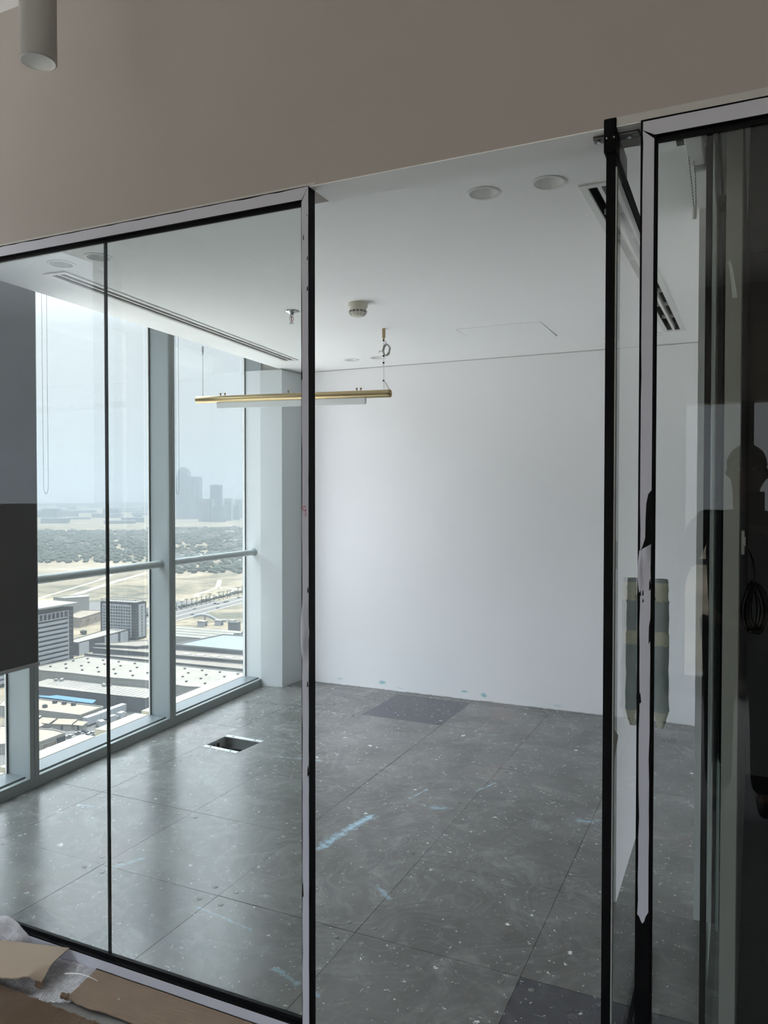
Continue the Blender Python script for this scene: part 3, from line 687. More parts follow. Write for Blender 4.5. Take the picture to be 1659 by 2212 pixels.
# ------------------------------------------------------------ pendant lamp
def brass_mat():
    m, nt, b = nodes('brushed_brass'); L = nt.links.new
    tc = N(nt,'TexCoord'); mp = N(nt,'Mapping'); mp.inputs['Scale'].default_value = (2,120,120); nz = N(nt,'TexNoise'); setin(nz, Scale=4., Detail=3.)
    L(tc.outputs['Object'], mp.inputs[0]); L(mp.outputs[0], nz.inputs['Vector'])
    mx = N(nt,'MixRGB'); mx.inputs[1].default_value = (.34,.265,.145,1); mx.inputs[2].default_value = (.44,.35,.205,1); L(nz.outputs[0], mx.inputs[0]); L(mx.outputs[0], b.inputs['Base Color'])
    b.inputs['Metallic'].default_value = 1.; b.inputs['Roughness'].default_value = .30
    return m
m_brass = brass_mat()
m_acr = pm('frosted_acrylic', (.82,.84,.84), .35, var=.02)
LA = Vector((-2.204,1.905,2.230)); LB = Vector((-.732,1.905,2.193)); LD = (LB-LA).normalized()
pl = thing('pendant_lamp', 'long brass tube pendant lamp with a white strip under it', 'pendant lamp', tuple((LA+LB)/2))
obj('tube', MB().tube([LA,LB], .0245, 28), m_brass, pl, smooth=True)
obj('end_cap', MB().cyl(LB, LB+LD*.004, .0235, 24), pm('dark_brass_cap',(.28,.19,.07),.4,metal=1.), pl)
obj('end_screw', MB().cyl(LB+Vector((0,-.012,.002)), LB+LD*.012+Vector((0,-.012,.002)), .007, 10), m_brass, pl)
obj('end_cap', MB().cyl(LA-LD*.004, LA, .0245, 24), m_brass, pl)
P0 = LA+LD*.17; P1 = LA+LD*1.307
def fin(v): return P0 + (P1-P0)*v.x + Vector((0, v.y, v.z))
n_ = 8
prof = [(0.0,-.018)]+[(.010*(1-math.cos(PI/2*k/n_)), -.050-.012*math.sin(PI/2*k/n_)) for k in range(n_+1)]
prof = prof + [(1-p[0], p[1]) for p in reversed(prof)]
mbf = MB(fin); n = len(prof)
mbf.add([(p[0],-.010,p[1]) for p in prof]+[(p[0],.010,p[1]) for p in prof], [tuple(range(n)), tuple(range(2*n-1,n-1,-1))]+[(i,n+i,n+(i+1)%n,(i+1)%n) for i in range(n)])
obj('diffuser_strip', mbf, m_acr, pl)
for t in (.195,.232,.74,1.244,1.273):
    p = LA+LD*t
    obj('knob', MB().lathe([(0,.024),(.003,.024),(.003,.030),(.0065,.032),(.0065,.041),(0,.043)], p, 10), m_brass, pl)
obj('suspension_rod', MB().tube([(-2.155,1.90,2.25),(-2.152,1.897,2.585)], .0022, 6), m_white, pl)
obj('ceiling_fitting', MB().cyl((-2.152,1.897,2.555),(-2.152,1.897,2.597),.008,12).cyl((-2.152,1.897,2.535),(-2.152,1.897,2.555),.005,10), m_steel, pl)
obj('suspension_cable', MB().tube([(-.773,1.905,2.222),(-.776,1.908,2.40),(-.778,1.915,2.57)], .0022, 6), m_white, pl)
obj('ceiling_fitting', MB().cyl((-.778,1.915,2.540),(-.778,1.915,2.597),.010,14).cyl((-.778,1.915,2.53),(-.778,1.915,2.54),.006,10), m_brass, pl)
obj('power_lead', MB().tube([(-.773,1.905,2.275),(-.752,1.90,2.25),(-.738,1.90,2.222),(-.730,1.905,2.20)], .0024, 6), pm('clear_grey_wire',(.45,.44,.40),.4), pl)
m_wire = pm('grey_wire', (.42,.41,.38), .4, var=.15)
for k in range(7):
    q = random.Random(k+50); ph = q.uniform(0,6)
    lp_ = [(-.755+.022*math.cos(a)+q.uniform(-.003,.003), 1.905+.010*math.sin(a+ph)+q.uniform(-.004,.004), 2.462+.034*math.sin(a)+q.uniform(-.003,.003)) for a in [2*PI*i/18 for i in range(18)]]
    obj('coiled_wire', MB().tube(lp_, .0026, 6, closed=True), m_wire, pl, smooth=True)
obj('coiled_wire', MB().tube([(-.778,1.91,2.525),(-.760,1.905,2.515),(-.752,1.905,2.49)], .0022, 6), m_wire, pl)
obj('coiled_wire', MB().tube([(-.775,1.905,2.452),(-.800,1.90,2.458),(-.806,1.90,2.450)], .0022, 6), m_wire, pl)
for z in (2.523,2.428,2.385,2.275): obj('cable_tie', MB().lathe([(0,-.005),(.006,-.004),(.006,.004),(0,.005)], (-.776,1.908,z), 8), m_black, pl)

# smoke detector and sprinkler
sd = thing('smoke_detector', 'cream dome smoke detector under dusty wrap on the ceiling', 'smoke detector', (-.642,1.29,zc))
m_cream2 = pm('cream_plastic', (.66,.63,.54), .45, var=.06, scale=20)
obj('base', MB().lathe([(0,0),(.052,0),(.053,-.004),(.053,-.020),(.048,-.026),(.046,-.030)], (-.642,1.29,zc), 32), m_cream2, sd, smooth=True)
obj('dome', MB().lathe([(.046,-.030),(.0465,-.045),(.042,-.058),(.032,-.068),(.018,-.073),(0,-.074)], (-.642,1.29,zc), 32), m_cream2, sd, smooth=True)
for k in range(14):
    a = 2*PI*k/14
    obj('rib', MB().tube([(-.642+.048*math.cos(a),1.29+.048*math.sin(a),zc-.040),(-.642+.046*math.cos(a),1.29+.046*math.sin(a),zc-.055),(-.642+.034*math.cos(a),1.29+.034*math.sin(a),zc-.068)], .0022, 5), m_white, sd)
m_gr = pm('dark_grille', (.16,.15,.13), .6)
obj('grille', MB().lathe([(.0468,-.042),(.0468,-.052)], (-.642,1.29,zc), 28), m_gr, sd)
sp_ = thing('sprinkler_head', 'small chrome fire sprinkler head on the ceiling left of the door post', 'sprinkler', (-1.059,1.291,zc))
m_chr = pm('chrome', (.62,.63,.63), .15, metal=1., var=.05)
X, Y = -1.059, 1.291
obj('escutcheon', MB().lathe([(0,-.001),(.040,-.001),(.038,-.006),(.018,-.012),(.012,-.020)], (X,Y,zc), 28), m_chr, sp_, smooth=True)
obj('body', MB().cyl((X,Y,zc-.032),(X,Y,zc-.012),.010,14), m_chr, sp_)
for s in (-1,1): obj('arm', MB().tube([(X+s*.009,Y,zc-.030),(X+s*.013,Y,zc-.045),(X+s*.006,Y,zc-.062),(X,Y,zc-.066)], .0025, 6), m_chr, sp_)
obj('bulb', MB().cyl((X,Y,zc-.060),(X,Y,zc-.032),.0028,8), pm('red_bulb',(.45,.03,.03),.2), sp_)
obj('deflector', MB().lathe([(0,-.066),(.014,-.067),(.0145,-.069),(0,-.070)], (X,Y,zc), 16), m_chr, sp_)

# open floor box
fb = thing('floor_box', 'open metal floor box sunk in the grey floor by the windows', 'floor box', (-1.65,1.54,-.05))
HX = [Vector((*p,0)) for p in HOLE]
def inset(k, d):
    c = sum(HX, Vector())/4
    v = HX[k]; return v + (c-v).normalized()*d
m_galv = pm('galvanised_steel', (.60,.63,.63), .42, metal=.15, var=.15, scale=14)
bx = MB()
lo = [inset(k,.004) for k in range(4)]
bx.wall_loop([(p.x,p.y) for p in lo], -.115, -.001); bx.wall_loop([(p.x,p.y) for p in lo][::-1], -.1149, -.0011)
obj('side_walls', bx, m_galv, fb)
obj('bottom', MB().prism([(p.x,p.y) for p in lo], -.118, -.115), pm('dusty_steel', (.50,.51,.50), .6, metal=.0, var=.3, scale=25), fb)
for (a, b) in ((0,1),(2,3)):
    p, q = HX[a], HX[b]; d = (q-p); n = Vector((-d.y,d.x,0)).normalized()
    fl = MB().prism([tuple((p-n*.004).xy), tuple((q-n*.004).xy), tuple((q+n*.030).xy), tuple((p+n*.030).xy)], -.004, .0015)
    f = obj('flange', fl, m_galv, fb)
    for t in (.2,.8):
        c = p+d*t+n*.012
        obj('screw', MB().cyl((c.x,c.y,.0015),(c.x,c.y,.003),.006,8), m_black, f)
obj('partition_plate', MB().box(-1.77,-1.53,1.585,1.592,-.114,-.05), m_black, fb)
obj('bracket', MB().box(-1.60,-1.56,1.46,1.50,-.114,-.085), m_black, fb)
for (a, c) in ((-1.779,1.55),(-1.779,1.50)):
    obj('knockout', MB().box(a-.001,a+.004,c,c+.02,-.06,-.02), m_slot, fb)
tag(obj('plaster_scrap', MB().add([(-1.70,1.47,-.113),(-1.62,1.46,-.113),(-1.60,1.50,-.100),(-1.67,1.53,-.095),(-1.66,1.49,-.08)],[(0,1,4),(1,2,4),(2,3,4),(3,0,4),(0,3,2,1)]), pm('plaster_white',(.6,.6,.58),.9)), 'pale scrap of wrapping lying inside the open floor box', 'scrap')
# red paint round the box
m_redp = pm('faded_red_paint', (.30,.17,.165), .7, var=.3, scale=30)

# ------------------------------------------------------------ corridor (behind and around the camera)
struct('ceiling_corridor', MB().box(-2.4,4.5,-5.5,-.40,3.24,3.4), paint('corridor_ceiling_paint',(.82,.81,.79)))
struct('wall_corridor_right', MB().box(4.4,4.5,-5.5,-.5,-.03,3.3), m_hdr)
struct('wall_corridor_back', MB().box(-2.4,-1.9,-5.45,-5.3,-.03,3.3).box(.45,.80,-5.45,-5.3,-.03,3.3).box(4.2,4.5,-5.45,-5.3,-.03,3.3).box(.80,4.2,-5.45,-5.3,2.31,3.3).box(-1.9,4.2,-5.45,-5.3,-.03,.10).box(-1.9,.45,-5.45,-5.3,3.0,3.3), m_hdr)
w5 = thing('window_5', None, None, (2.0,-5.4,0), kind='structure'); w5['label'] = 'corridor window behind the photographer, seen mirrored in the glass'
obj('pane', MB().box(.80,4.2,-5.40,-5.39,.10,2.31), m_dustglass, w5)
w6 = thing('window_6', None, None, (-.7,-5.4,0), kind='structure'); w6['label'] = 'wide window added unseen behind the camera to let in more daylight'  # unseen window, added to bring more daylight into corridor and room
obj('pane', MB().box(-1.9,.45,-5.40,-5.39,.10,3.0), m_dustglass, w6)
obj('mullion', MB().box(-.76,-.68,-5.46,-5.28,.10,3.0), m_alu, w6)
obj('mullion', MB().box(1.235,1.33,-5.46,-5.28,.10,2.31), m_black, w5)
obj('mullion', MB().box(2.30,2.40,-5.46,-5.28,.10,2.31), m_black, w5)
obj('frame', MB().box(.80,.83,-5.40,-5.30,.10,2.31).box(4.17,4.2,-5.40,-5.30,.10,2.31), m_alu, w5)
obj('rail', MB().box(.80,4.2,-5.42,-5.38,1.0,1.05), m_alu, w5)
w4 = thing('window_4', None, None, tuple(wv(Vector((-1.4,0,0)))), kind='structure'); w4['label'] = 'corridor end window left of the camera'
obj('pane', WB().box(-2.2,-.79,-.171,-.159,.055,ZT), m_dustglass, w4)
obj('sill', WB().box(-2.2,-.79,-.165,0,-.03,.068), m_alu, w4)
obj('mullion', WB().box(-2.0,-1.938,-.165,0,.068,ZT), m_alu, w4)
struct('wall_added_glare_block', WB().box(-2.2,-.80,-.14,.0,.07,1.52), m_hdr)  # added to block the bright outdoors mirrored in the left glass
struct('wall_corridor_left', WB().box(-5.6,-2.2,-.26,.0,-.05,3.3), m_hdr)
# surface downlight
sl = thing('cylinder_downlight', 'grey cylinder surface downlight hanging from the corridor ceiling', 'downlight', (-.505,-.9,3.24))
m_cylp = pm('grey_lamp_paint', (.42,.41,.39), .5, var=.02)
cx, cy_, rb = -.505, -.9, .0475
obj('housing', MB().lathe([(0,3.24),(rb,3.24),(rb,2.735),(rb-.003,2.733)], (cx,cy_,0), 40), m_cylp, sl, smooth=True)
obj('rim', MB().lathe([(rb-.0028,2.7335),(rb-.004,2.7325),(rb-.006,2.735)], (cx,cy_,0), 40), m_white, sl)
obj('reflector', MB().lathe([(rb-.005,2.735),(rb-.010,2.765),(rb-.020,2.79),(0,2.80)], (cx,cy_,0), 32), m_lens, sl, smooth=True)
obj('screw', MB().box(cx-.006,cx-.003,cy_-rb+.005,cy_-rb+.008,2.745,2.752).box(cx+.003,cx+.006,cy_-rb+.005,cy_-rb+.008,2.745,2.752), m_slot, sl)

# ------------------------------------------------------------ packing material on the corridor floor
def nz(x, y, z=0.): return mnoise.noise(Vector((x, y, z)))
lay = lambda p: Vector((1.023*p.x-.028, min(1.023*p.y+.0555, -.5285), p.z-.034))   # rests on the corridor floor, clear of the rail
FB_ = lambda: MB(lay)
m_corr = pm('corrugated_cardboard', (.27,.195,.14), .85, var=.14, scale=18, bump=.1)
m_kraft = pm('kraft_cardboard', (.37,.28,.21), .85, var=.05, scale=7, bump=.08)
m_dkc = pm('torn_cardboard_edge', (.17,.11,.075), .9, var=.2, scale=40)
m_bub = bpy.data.materials.new('bubble_wrap_plastic'); m_bub.use_nodes = True
_nt = m_bub.node_tree; _b = _nt.nodes['Principled BSDF']; _b.inputs['Base Color'].default_value = (.84,.82,.84,1); _b.inputs['Roughness'].default_value = .12
_n = N(_nt,'TexNoise'); setin(_n, Scale=60.); _tc = N(_nt,'TexCoord'); _nt.links.new(_tc.outputs['Object'], _n.inputs['Vector'])
_mr = N(_nt,'MapRange'); _mr.inputs[3].default_value = .34; _mr.inputs[4].default_value = .66; _nt.links.new(_n.outputs[0], _mr.inputs[0])
_mx = N(_nt,'MixShader'); _tr = N(_nt,'BsdfTransparent'); _nt.links.new(_mr.outputs[0], _mx.inputs[0]); _nt.links.new(_b.outputs[0], _mx.inputs[1]); _nt.links.new(_tr.outputs[0], _mx.inputs[2])
_nt.links.new(_mx.outputs[0], _nt.nodes['Material Output'].inputs[0])
def corr(name, label, P, ridge_axis, nx, ny, pitch, amp, z, th=.0025):
    # P(u,v) -> x,y ; ridges run along ridge_axis, waves across the other
    def top(u, v):
        x, y = P(u, v); c = y if ridge_axis == 'x' else x
        return (x, y, z + amp*math.sin(2*PI*c/pitch) + .0022*nz(x*5, y*5, 3) + .002)
    m = FB_().grid(nx, ny, top)
    n = len(m.v)
    m.v += [(p[0], p[1], p[2]-th-amp*.5) for p in m.v[:n]]
    low = [tuple(reversed([n+i for i in f])) for f in list(m.f)]
    W_ = nx+1; rimi = [i for i in range(W_)] + [j*W_+nx for j in range(1, ny+1)] + [ny*W_+i for i in range(nx-1, -1, -1)] + [j*W_ for j in range(ny-1, 0, -1)]
    m.f += low + [(rimi[k], n+rimi[k], n+rimi[(k+1)%len(rimi)], rimi[(k+1)%len(rimi)]) for k in range(len(rimi))]
    return tag(obj(name, m, m_corr, smooth=True), label, 'cardboard', 'loose cardboard sheets')
def P2(u, v):
    y0 = -.722+.012*nz(u*14, 2)+.006*nz(u*60, 5)+.020*u
    xl = -.655+.034*(1-v)
    return (xl+(1.35-xl)*u, max(y0, -.742+.191*v))
corr('cardboard_sheet', 'corrugated cardboard sheet lying along the bottom rail of the glass partition', P2, 'x', 90, 170, .0076, .0019, .016)
def P1(u, v):
    x = -1.25+1.05*u; y1 = -.776+.006*nz(u*40, 8)
    return (x, -1.45+(y1+1.45)*v)
corr('cardboard_sheet', 'coarse dark ridged cardboard sheet in the bottom left corner', P1, 'y', 900, 24, .0082, .0034, .030)
curl = FB_().grid(6, 6, lambda u,v: (-.640+.028*u, -.725-.006*math.sin(PI*v)+.008*u, .014+.022*v+.002*math.sin(9*u)))
tag(obj('cardboard_scrap', curl, m_dkc), 'small upright torn scrap at the corner of the ridged cardboard sheet', 'cardboard')
# bubble wrap: a flat crumpled piece and a heap against the glass
def bub(x, y):
    p = .0105; row = round(y/(p*.866)); ox = (row % 2)*p*.5; cx = round((x-ox)/p)*p+ox; d = math.hypot(x-cx, y-row*p*.866)
    return math.sqrt(max(0., 1-(d/(p*.46))**2))
def wrapf(u, v):
    x = -1.02 + .42*u; y = -.795+.262*v
    x += .012*nz(v*9, 4.); y += .010*nz(u*8, 7.)
    if u > .60: y = max(y, -.795+(u-.60)*.20)
    x = min(x, -.640+.036*max(0,(-.55-y)/.18)+.004*nz(y*60,2))
    z = .008+.018*max(0, nz(x*12, y*12, 1))+.010*abs(nz(x*26, y*26, 5))+.0019*bub(x*1.03, y)
    return (x, y, z)
bw = FB_().grid(380, 250, wrapf)
tag(obj('bubble_wrap', bw, m_bub, smooth=True), 'crumpled flat piece of clear bubble wrap under the brown cardboard', 'bubble wrap', 'bubble wrap on the corridor floor')
def heapf(u, v):
    x = -1.40+.475*u
    h = .092*(1-max(0,(u-.70)/.30)**2.2)*(.9+.15*nz(u*5, 3)) + .003
    a = PI*v
    y = -.576+.046*math.cos(a)*(1+.2*nz(u*7, v*4))
    z = .004+h*math.sin(a)**.7
    q = .010*nz(x*22, y*30, z*30)
    return (x+.004*nz(y*70,z*70), min(y+q*math.cos(a)+.0019*bub(x, v*.22)*math.cos(a), -.5285), max(.003, z+(q+.0019*bub(x, v*.22))*math.sin(a)))
tag(obj('bubble_wrap', FB_().grid(340, 170, heapf), m_bub, smooth=True), 'puffed heap of clear bubble wrap pressed against the glass at the left edge', 'bubble wrap', 'bubble wrap on the corridor floor')
def kraft(u, v):
    xl = (-1.30+(-1.16+1.30)*(1-v)); yl = -.735-.22*(1-v)
    xr = -.773+.046*(1-v); yr = -.570-.15*(1-v)
    x = xl+(xr-xl)*u; y = yl+(yr-yl)*u
    y += (.008*nz(u*26, 1.5)+.004*nz(u*70,2.5)-.016*math.sin(PI*min(1,max(0,(u-.72)/.28))))*(1-v)**6
    drop = max(0, (u-.93)/.07)*max(0,(.30-v)/.30)
    z = .060+.008*math.sin(2.2*u+1.2*v)+.004*math.sin(PI*v)-.022*drop
    return (x, y, z)
km = FB_().grid(60, 30, kraft); n_ = len(km.v)
km.v += [(p[0], p[1], p[2]-.0035) for p in km.v[:n_]]
W_ = 61; rimi = [i for i in range(W_)] + [j*W_+60 for j in range(1, 31)] + [30*W_+i for i in range(59, -1, -1)] + [j*W_ for j in range(29, 0, -1)]
km.f += [tuple(reversed([n_+i for i in f])) for f in list(km.f)] + [(rimi[k], n_+rimi[k], n_+rimi[(k+1)%len(rimi)], rimi[(k+1)%len(rimi)]) for k in range(len(rimi))]
kk = tag(obj('cardboard_sheet', km, m_kraft, smooth=True), 'smooth brown cardboard sheet with a torn edge lying on the bubble wrap', 'cardboard', 'loose cardboard sheets')
obj('torn_flap', FB_().grid(6,6,lambda u,v: (-.757+.030*u, -.712-.004*math.sin(PI*u)-.012*v, .052-.026*v-.006*u)), m_dkc, kk)
tag(obj('plastic_strip', FB_().tube([(-.712+.135*t, -.646+.030*t+.010*math.sin(3*t), .030-.012*t+.004*math.sin(5*t)) for t in [k/12 for k in range(13)]], [.0022-.0012*k/12 for k in range(13)], 6), m_white), 'thin white plastic strip curling over the corrugated sheet', 'strip')
tag(obj('foam_crumb', FB_().lathe([(0,.0030),(.0025,.0015),(.0028,0),(.0020,-.0022),(0,-.003)], (-.476,-.655,.0185), 8), m_white), 'tiny white foam crumb on the corrugated sheet', 'crumb')
# ------------------------------------------------------------ the city far below the windows
G = -110.
m_sand = None
def ground_mat():
    m, nt, b = nodes('sandy_ground'); L = nt.links.new
    ge = N(nt,'NewGeometry'); pos = ge.outputs['Position']
    n1 = N(nt,'TexNoise'); setin(n1, Scale=.012, Detail=9., Roughness=.62, Distortion=.8); L(pos, n1.inputs['Vector'])
    cr = N(nt,'ValToRGB'); e = cr.color_ramp.elements
    e[0].position = .34; e[0].color = (.040,.043,.036,1); e[1].position = .66; e[1].color = (.165,.140,.105,1)
    k = e.new(.47); k.color = (.105,.090,.068,1)
    L(n1.outputs[0], cr.inputs[0])
    n2 = N(nt,'TexNoise'); setin(n2, Scale=.16, Detail=5.); L(pos, n2.inputs['Vector'])
    r = N(nt,'MapRange'); r.inputs[1].default_value = .52; r.inputs[2].default_value = .62; L(n2.outputs[0], r.inputs[0])
    mu = N(nt,'Math',operation='MULTIPLY'); mu.inputs[1].default_value = .6; L(r.outputs[0], mu.inputs[0])
    mx = N(nt,'MixRGB'); mx.inputs[2].default_value = (.055,.056,.045,1); L(mu.outputs[0], mx.inputs[0]); L(cr.outputs[0], mx.inputs[1])
    L(mx.outputs[0], b.inputs['Base Color']); b.inputs['Roughness'].default_value = 1.; b.inputs['Specular IOR Level'].default_value = 0.
    return m
struct('ground', MB().add([(-16000,-6000,G),(3000,-6000,G),(3000,16000,G),(-16000,16000,G)],[(0,1,2,3)]), ground_mat())
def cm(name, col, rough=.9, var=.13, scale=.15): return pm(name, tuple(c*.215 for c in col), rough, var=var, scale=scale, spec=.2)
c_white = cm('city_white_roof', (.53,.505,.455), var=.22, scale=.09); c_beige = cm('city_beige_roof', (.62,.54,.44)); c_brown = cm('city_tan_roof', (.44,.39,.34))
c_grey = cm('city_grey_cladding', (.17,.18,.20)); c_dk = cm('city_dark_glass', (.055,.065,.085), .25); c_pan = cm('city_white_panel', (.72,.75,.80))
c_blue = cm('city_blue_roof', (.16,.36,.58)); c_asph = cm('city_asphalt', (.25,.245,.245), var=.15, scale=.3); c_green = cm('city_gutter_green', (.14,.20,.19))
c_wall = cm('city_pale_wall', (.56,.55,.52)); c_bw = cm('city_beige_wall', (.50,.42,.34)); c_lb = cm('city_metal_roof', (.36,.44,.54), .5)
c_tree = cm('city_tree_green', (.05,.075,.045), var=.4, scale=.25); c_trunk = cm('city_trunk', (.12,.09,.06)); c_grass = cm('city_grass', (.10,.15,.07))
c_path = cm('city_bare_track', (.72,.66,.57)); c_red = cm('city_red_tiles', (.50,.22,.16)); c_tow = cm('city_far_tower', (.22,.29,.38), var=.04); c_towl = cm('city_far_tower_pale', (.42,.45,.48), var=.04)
def flat(name, poly, m, h=.06): return struct(name, MB().prism(poly, G, G+h), m)
flat('ground_yard', [(-240,200),(-308,200),(-312,262),(-300,300),(-262,306),(-240,300)], c_asph, .05)
flat('ground_car_park', [(-520,560),(-560,640),(-500,668),(-470,590),(-480,500)], c_asph, .05)
flat('ground_car_lot', [(-560,520),(-620,600),(-590,618),(-530,540)], c_asph, .07)
flat('ground_added_bounce', [(-236,-220),(-5,-220),(-5,330),(-110,300),(-180,246),(-236,190)], pm('pale_bounce_ground', (.36,.355,.345), .9, var=.08, scale=.1), .04)  # unseen pale ground, added to bounce daylight up onto the ceiling
rd = thing('road', 'wide asphalt road running past the palms beyond the roofs', 'road', (-475,600,G))
def strip(p, q, w):
    p = Vector((*p,0)); q = Vector((*q,0)); d = (q-p).normalized(); n = Vector((-d.y,d.x,0))*w/2
    return [tuple((p-n).xy), tuple((q-n).xy), tuple((q+n).xy), tuple((p+n).xy)]
obj('carriageway', MB().prism(strip((-457.3,478),(-486,740),11), G, G+.12), c_asph, rd)
obj('carriageway', MB().prism(strip((-471.3,478),(-500,740),11), G, G+.12), c_asph, rd)
obj('verge', MB().prism(strip((-464.3,478),(-493,740),2.5), G, G+.3), c_path, rd)
obj('verge', MB().prism(strip((-450.3,478),(-479,740),2.), G, G+.3), c_path, rd)
obj('verge', MB().prism(strip((-478.8,478),(-507.5,740),2.), G, G+.3), c_path, rd)
tk = thing('dirt_track', 'pale bare track crossing the sandy field', 'track', (-720,720,G))
for a, b, w in (((-660,590),(-742,762),9),((-742,762),(-785,868),9),((-690,590),(-775,770),5),((-775,770),(-825,845),6),((-557,692),(-577,761),6),((-577,761),(-551,763),6),((-551,763),(-529,719),6),((-529,719),(-530,683),6),((-530,683),(-557,692),6),((-577,761),(-630,836),6)):
    obj('track', MB().prism(strip(a,b,w), G, G+.10), c_path, tk)
def off_poly(poly, d):
    c = Vector((sum(p[0] for p in poly)/len(poly), sum(p[1] for p in poly)/len(poly)))
    return [tuple(Vector(p)+(c-Vector(p)).normalized()*d) for p in poly]
def hall(name, label, poly, zt, roof, wall, fascia=None, parapet=.5, group=None, cat='warehouse'):
    c = (sum(p[0] for p in poly)/len(poly), sum(p[1] for p in poly)/len(poly), G)
    t = thing(name, label, cat, c, group)
    obj('walls', MB().prism(poly, G, zt-.25), wall, t)
    obj('roof', MB().prism(off_poly(poly,-.3), zt-.25, zt), roof, t)
    if fascia: obj('fascia', MB().prism(off_poly(poly,-.15), zt-1.7, zt-.26), fascia, t)
    if parapet:
        n = len(poly); m = MB()
        for i in range(n):
            p, q = poly[i], poly[(i+1)%n]
            if math.dist(p,q) > 3: m.prism(strip(p,q,.45), zt, zt+parapet)
        obj('parapet', m, wall if wall is not c_grey else c_wall, t)
    return t
vent_m = mesh('roof_vent', MB().box(-.42,.42,-.42,.42,0,.45).box(-.6,.6,-.6,.6,.45,.68), c_grey)
def vents(t, pts, z):
    for x, y in pts: obj('roof_vent', vent_m, None, t, loc=(x-t.location.x, y-t.location.y, z-t.location.z))
t = hall('warehouse', 'huge white flat roof with rows of small vents behind the blue roof', [(-362,312.5),(-372,318),(-368,353),(-320,355),(-230,359),(-215,330),(-262,318),(-290,319.5),(-314,316),(-341,315)], -98.5, c_white, c_wall)
vents(t, [(-365+12*i+3*(j%2), 322+8.5*j+.6*i) for j in range(4) for i in range(11) if not (i > 9 and j > 2)], -98.5)
t = hall('warehouse', 'long dark grey walled shed with a white metal roof', [(-352,296),(-354,311),(-341,313.8),(-314,314.8),(-290,318),(-276,317),(-275,302),(-298,300)], -102, c_white, c_grey, parapet=0)
rm = MB()
for i in range(22): rm.box(-344+3.1*i-.12,-344+3.1*i+.12,301.5,312.5,-102,-101.8)
obj('roof_seam', rm, c_pan, t)
for (x, y) in ((-312,311),(-314,312.5),(-310,312.5),(-346,309),(-343,310),(-344,311.5)): obj('cooling_unit', MB().box(x-.9,x+.9,y-.7,y+.7,-102,-100.8), c_wall, t)
hall('shed', 'bright blue sloping roof beside the dark shed', [(-342,286),(-329,290),(-327,292.5),(-301,294),(-298,288.5)], -104, c_blue, cm('city_blue_wall',(.10,.18,.28)), parapet=0, cat='shed')
t = hall('warehouse', 'cream flat roof with air conditioners above the trailers', [(-352,282),(-331,285),(-309,286.5),(-290,288),(-289,272),(-314,270),(-340,267)], -105, c_beige, c_wall)
for (x, y) in ((-318,283),(-312,283.5),(-306,284),(-316,275)): obj('cooling_unit', MB().box(x-1,x+1,y-.8,y+.8,-105,-103.6).cyl((x,y,-103.6),(x,y,-103.3),.6,10), c_grey, t)
t = hall('warehouse', 'tan roofed building with a dark roller gate beside the parked cars', [(-312,246),(-284,252),(-276,251),(-275.5,237),(-290,226)], -106, c_beige, c_wall)
obj('gate', MB().box(-275.6,-275.2,246,250.5,G,-106.9), c_dk, t)
for i in range(9): obj('pier', MB().box(-275.7,-275.1,237.5+.95*i,237.9+.95*i,G,-107.6), c_bw, t)
# stepped tan roofs
hall('stepped_roof', 'lowest of the long tan stepped roofs beyond the white roof', [(-371,353.5),(-320,356),(-250,360),(-257,370),(-307,365),(-326,362)], -97, c_brown, c_grey, cat='warehouse roof', parapet=.3)
t = hall('stepped_roof', 'middle tan stepped roof with pale skylight sheets', [(-374,363),(-309,368),(-255,373),(-260,385),(-318,379),(-337,375)], -95.3, c_brown, c_grey, cat='warehouse roof', parapet=.3)
for i in range(5): obj('skylight', MB().box(-309+10*i,-304+10*i,370.8+.9*i,374.6+.9*i,-95.29,-95.0), c_pan, t)
hall('stepped_roof', 'highest stepped roof of pale blue ribbed metal', [(-326,386),(-320,428),(-295,431),(-260,388)], -93.6, c_lb, c_grey, cat='warehouse roof', parapet=.8)
hall('stepped_roof', 'tan roof wedge between the hotel block and the stepped roofs', [(-375,366),(-354,391),(-340,380),(-345,372)], -93.8, c_brown, c_grey, cat='warehouse roof', parapet=.5)
t = thing('warehouse', 'long parallel grey roofs with dark gutters in the corner window', 'warehouse', (-366,462,G))
obj('walls', MB().prism([(-400,476),(-335,474),(-345,440),(-378,436)], G, -100.4), c_wall, t)
for i in range(4):
    y = 438+9*i; obj('roof', MB().add([(-378-5*i,y,-100.4),(-338+1*i,y+3,-100.4),(-338+1*i,y+7.2,-99.2),(-378-5*i,y+4.2,-99.2),(-338+1*i,y+8.4,-100.4),(-378-5*i,y+8.4-3,-100.4)],[(0,1,2,3),(3,2,4,5)]), c_white, t)
    obj('gutter', MB().prism(strip((-378-5*i,y-.4),(-338+i,y+2.6),1.1), -100.4, -99.9), c_green, t)
hall('plant_house', 'small grey plant house at the edge of the parallel roofs', [(-364,493),(-356,495),(-357,500),(-365,498)], -97.5, c_grey, c_grey, parapet=0, cat='plant house')
